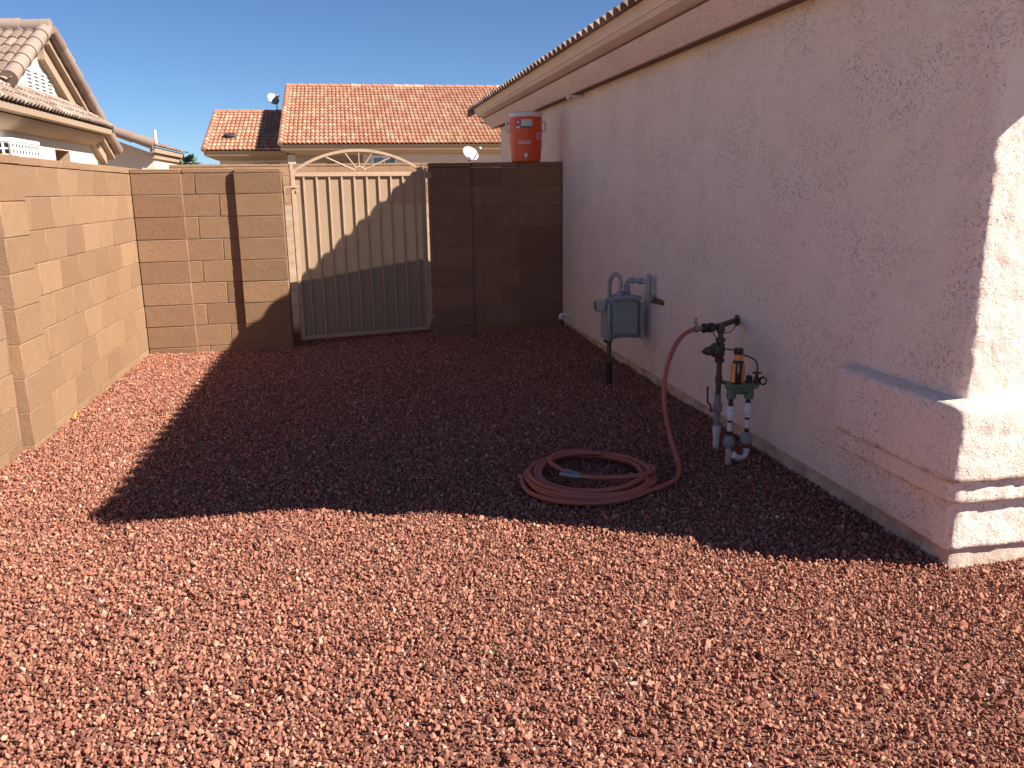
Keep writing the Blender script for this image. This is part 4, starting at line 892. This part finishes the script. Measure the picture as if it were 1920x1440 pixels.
# window cooler unit on the neighbour's wall
ac = thing('window_cooler', (-4.66, 13.8, 1.6), 'white louvred cooler box on the neighbour wall at the left edge', 'air conditioner')
ax0, ax1, ay0, ay1, az0, az1 = -4.90, -4.44, 13.02, 14.12, 1.62, 2.20
s = MB(); s.box(ax0, ax1 - 0.016, ay0 + 0.03, ay1, az0, az1, 0); s.build('core', M_dark, ac)
s = MB(); s.box(ax0, ax1 + 0.01, ay0 - 0.01, ay1 + 0.01, az1 + 0.002, az1 + 0.06, 0.01); s.build('top', M_white, ac)
s = MB(); n = 9
for k in range(n + 1):
    yy = lerp(ay0, ay1, k / n); s.box(ax1 - 0.012, ax1, yy - 0.022, yy + 0.022, az0, az1)
for k in range(8):
    zc_ = lerp(az0, az1, k / 7)
    for q in range(n): s.box(ax1 - 0.011, ax1 - 0.002, lerp(ay0, ay1, q / n) + 0.023, lerp(ay0, ay1, (q + 1) / n) - 0.023, zc_ - 0.018, min(zc_ + 0.018, az1))
s.build('side_grille', M_white, ac)
s = MB()
for k in range(6): xx = lerp(ax0, ax1 - 0.03, k / 5); s.box(xx - 0.012, xx + 0.012, ay0, ay0 + 0.028, az0, az1)
for k in range(8): zc_ = lerp(az0, az1, k / 7); s.box(ax0, ax1 - 0.03, ay0 + 0.004, ay0 + 0.024, zc_ - 0.012, min(zc_ + 0.012, az1 - 0.001))
s.build('front_grille', M_white, ac)
# small cactus peeking over the wall
ca = thing('cactus', (-2.42, 8.0, 0), 'small olive cactus pads peeking over the left block wall', 'cactus')
s = MB(); s.tube([(-2.42, 8.0, -0.06), (-2.42, 8.0, 1.66)], [0.05, 0.035], 10); s.build('stem', M_succ, ca)
for (dx, dy, dz, rr, ti) in ((0, -0.13, 1.725, 0.05, -0.5), (0.0, 0.05, 1.70, 0.06, 0.3), (0.01, 0.15, 1.70, 0.055, 0.6), (0, -0.04, 1.685, 0.05, 0.0)):
    s = MB(); c0 = Vector((-2.42 + dx, 8.0 + dy, dz)); axz = Vector((0, math.sin(ti), math.cos(ti)))
    s.lathe(c0 - axz * rr, [(rr * math.sqrt(max(0.02, 1 - (2 * k / 8 - 1) ** 2)) * 0.72, 2 * rr * k / 8) for k in range(9)], 12, axz); s.build('pad', M_succ, ca)

# house further back at the left
n2 = thing('low_tiled_house', (-8.5, 33, 0), 'low cream house with tiled eave between the gabled neighbour and the palm', 'house')
s = MB(); s.box(-12, -6.15, 30.5, 34.6, -0.2, 2.78); s.add([(-6.15, 30.5, 2.78), (-12, 30.5, 2.78), (-12, 30.5, 5.0)], [(0, 2, 1)]); s.build('wall', M_left_wall, n2)
t = tile_field((-5.92, 29.75, 3.00), (0, 1, 0), (-1, 0, 0.36), 35.6 - 29.75, 3.2, 0.15, 0.36, 0.035); t.build('roof', M_tile_grey, n2)
s = MB(); s.add([(-5.92, 29.75, 2.98), (-5.92, 35.6, 2.98), (-9, 35.6, 4.09), (-9, 29.75, 4.09)], [(0, 1, 2, 3)]); s.build('roof_deck', M_brown_dark, n2)
barrels((-5.95, 29.72, 3.03), (-9.0, 29.72, 4.13), 5, 0.16, 'rake_tile', n2, M_tile_grey)
s = MB(); s.box(-6.15, -5.98, 30.02, 35.1, 2.80, 2.965); s.box(-6.15, -6.07, 30.3, 34.8, 2.62, 2.792)
s.build('cornice', M_trim_tan, n2)
s = MB(); s.rod((-6.30, 31.8, 3.10), (-6.30, 31.8, 3.62), 0.05, 10); s.build('vent_pipe', M_white, n2)

# palms far behind
def palm(x, y, z, r, label):
    p = thing('palm_tree', (x, y, 0), label, 'palm tree', 'palms far behind the block wall')
    s = MB(); s.tube([(x, y, -0.1), (x, y, z)], [0.17, 0.12], 10); s.build('trunk', M_bark, p)
    s = MB(); rr = random.Random(int(x * 10))
    for k in range(38):
        az = rr.uniform(0, 6.283); el = rr.uniform(-0.5, 1.25); L = r * rr.uniform(0.75, 1.1)
        d = Vector((math.cos(az) * math.cos(el), math.sin(az) * math.cos(el), math.sin(el)))
        P0 = Vector((x, y, z)); pts_ = []
        for i in range(7): q = i / 6; pts_.append(P0 + d * (L * q) + Vector((0, 0, -0.55 * L * q * q)))
        side_ = d.cross(Vector((0, 0, 1))).normalized()
        for i in range(1, 6):
            for sg in (-1, 1):
                for jj in (0, 0.5):
                    a = pts_[i].lerp(pts_[i + 1], jj); ln = 0.42 * L * (0.35 + math.sin(math.pi * (i + jj) / 6.6)); e = a + (side_ * sg * 0.8 + d * 0.8 + Vector((0, 0, -0.25))).normalized() * ln
                    wv = (pts_[min(i + 1, 6)] - pts_[i]).normalized() * 0.02 * (1 + r)
                    s.add([a - wv, a + wv, e], [(0, 1, 2)])
        s.tube(pts_, 0.012, 4, cap=False)
    s.build('crown', M_leaf, p)
palm(-8.45, 50, 3.05, 0.85, 'small green fan palm between the low tiled house and the red roofed house')
palm(-7.35, 50, 2.65, 0.75, 'tips of a palm showing beside the left eave of the red roofed house')

# a few dry yellow leaves and pale stones by the left wall
for (x, y, sz, lb) in ((-1.87, 5.95, 0.05, 'small yellow dry leaf leaning on the foot of the left block wall'),):
    s = MB(); z = hill(x, y); vs = [(x, y - sz * 0.5, z + 0.01), (x + 0.012, y - sz * 0.1, z + 0.035), (x + 0.004, y + sz * 0.5, z + 0.06), (x - 0.012, y + sz * 0.15, z + 0.03), (x + 0.002, y, z + 0.026)]
    s.add(vs, [(0, 1, 4), (1, 2, 4), (2, 3, 4), (3, 0, 4)], smooth=True); tag(s.build('dry_leaf', M_yleaf), lb, 'leaf')
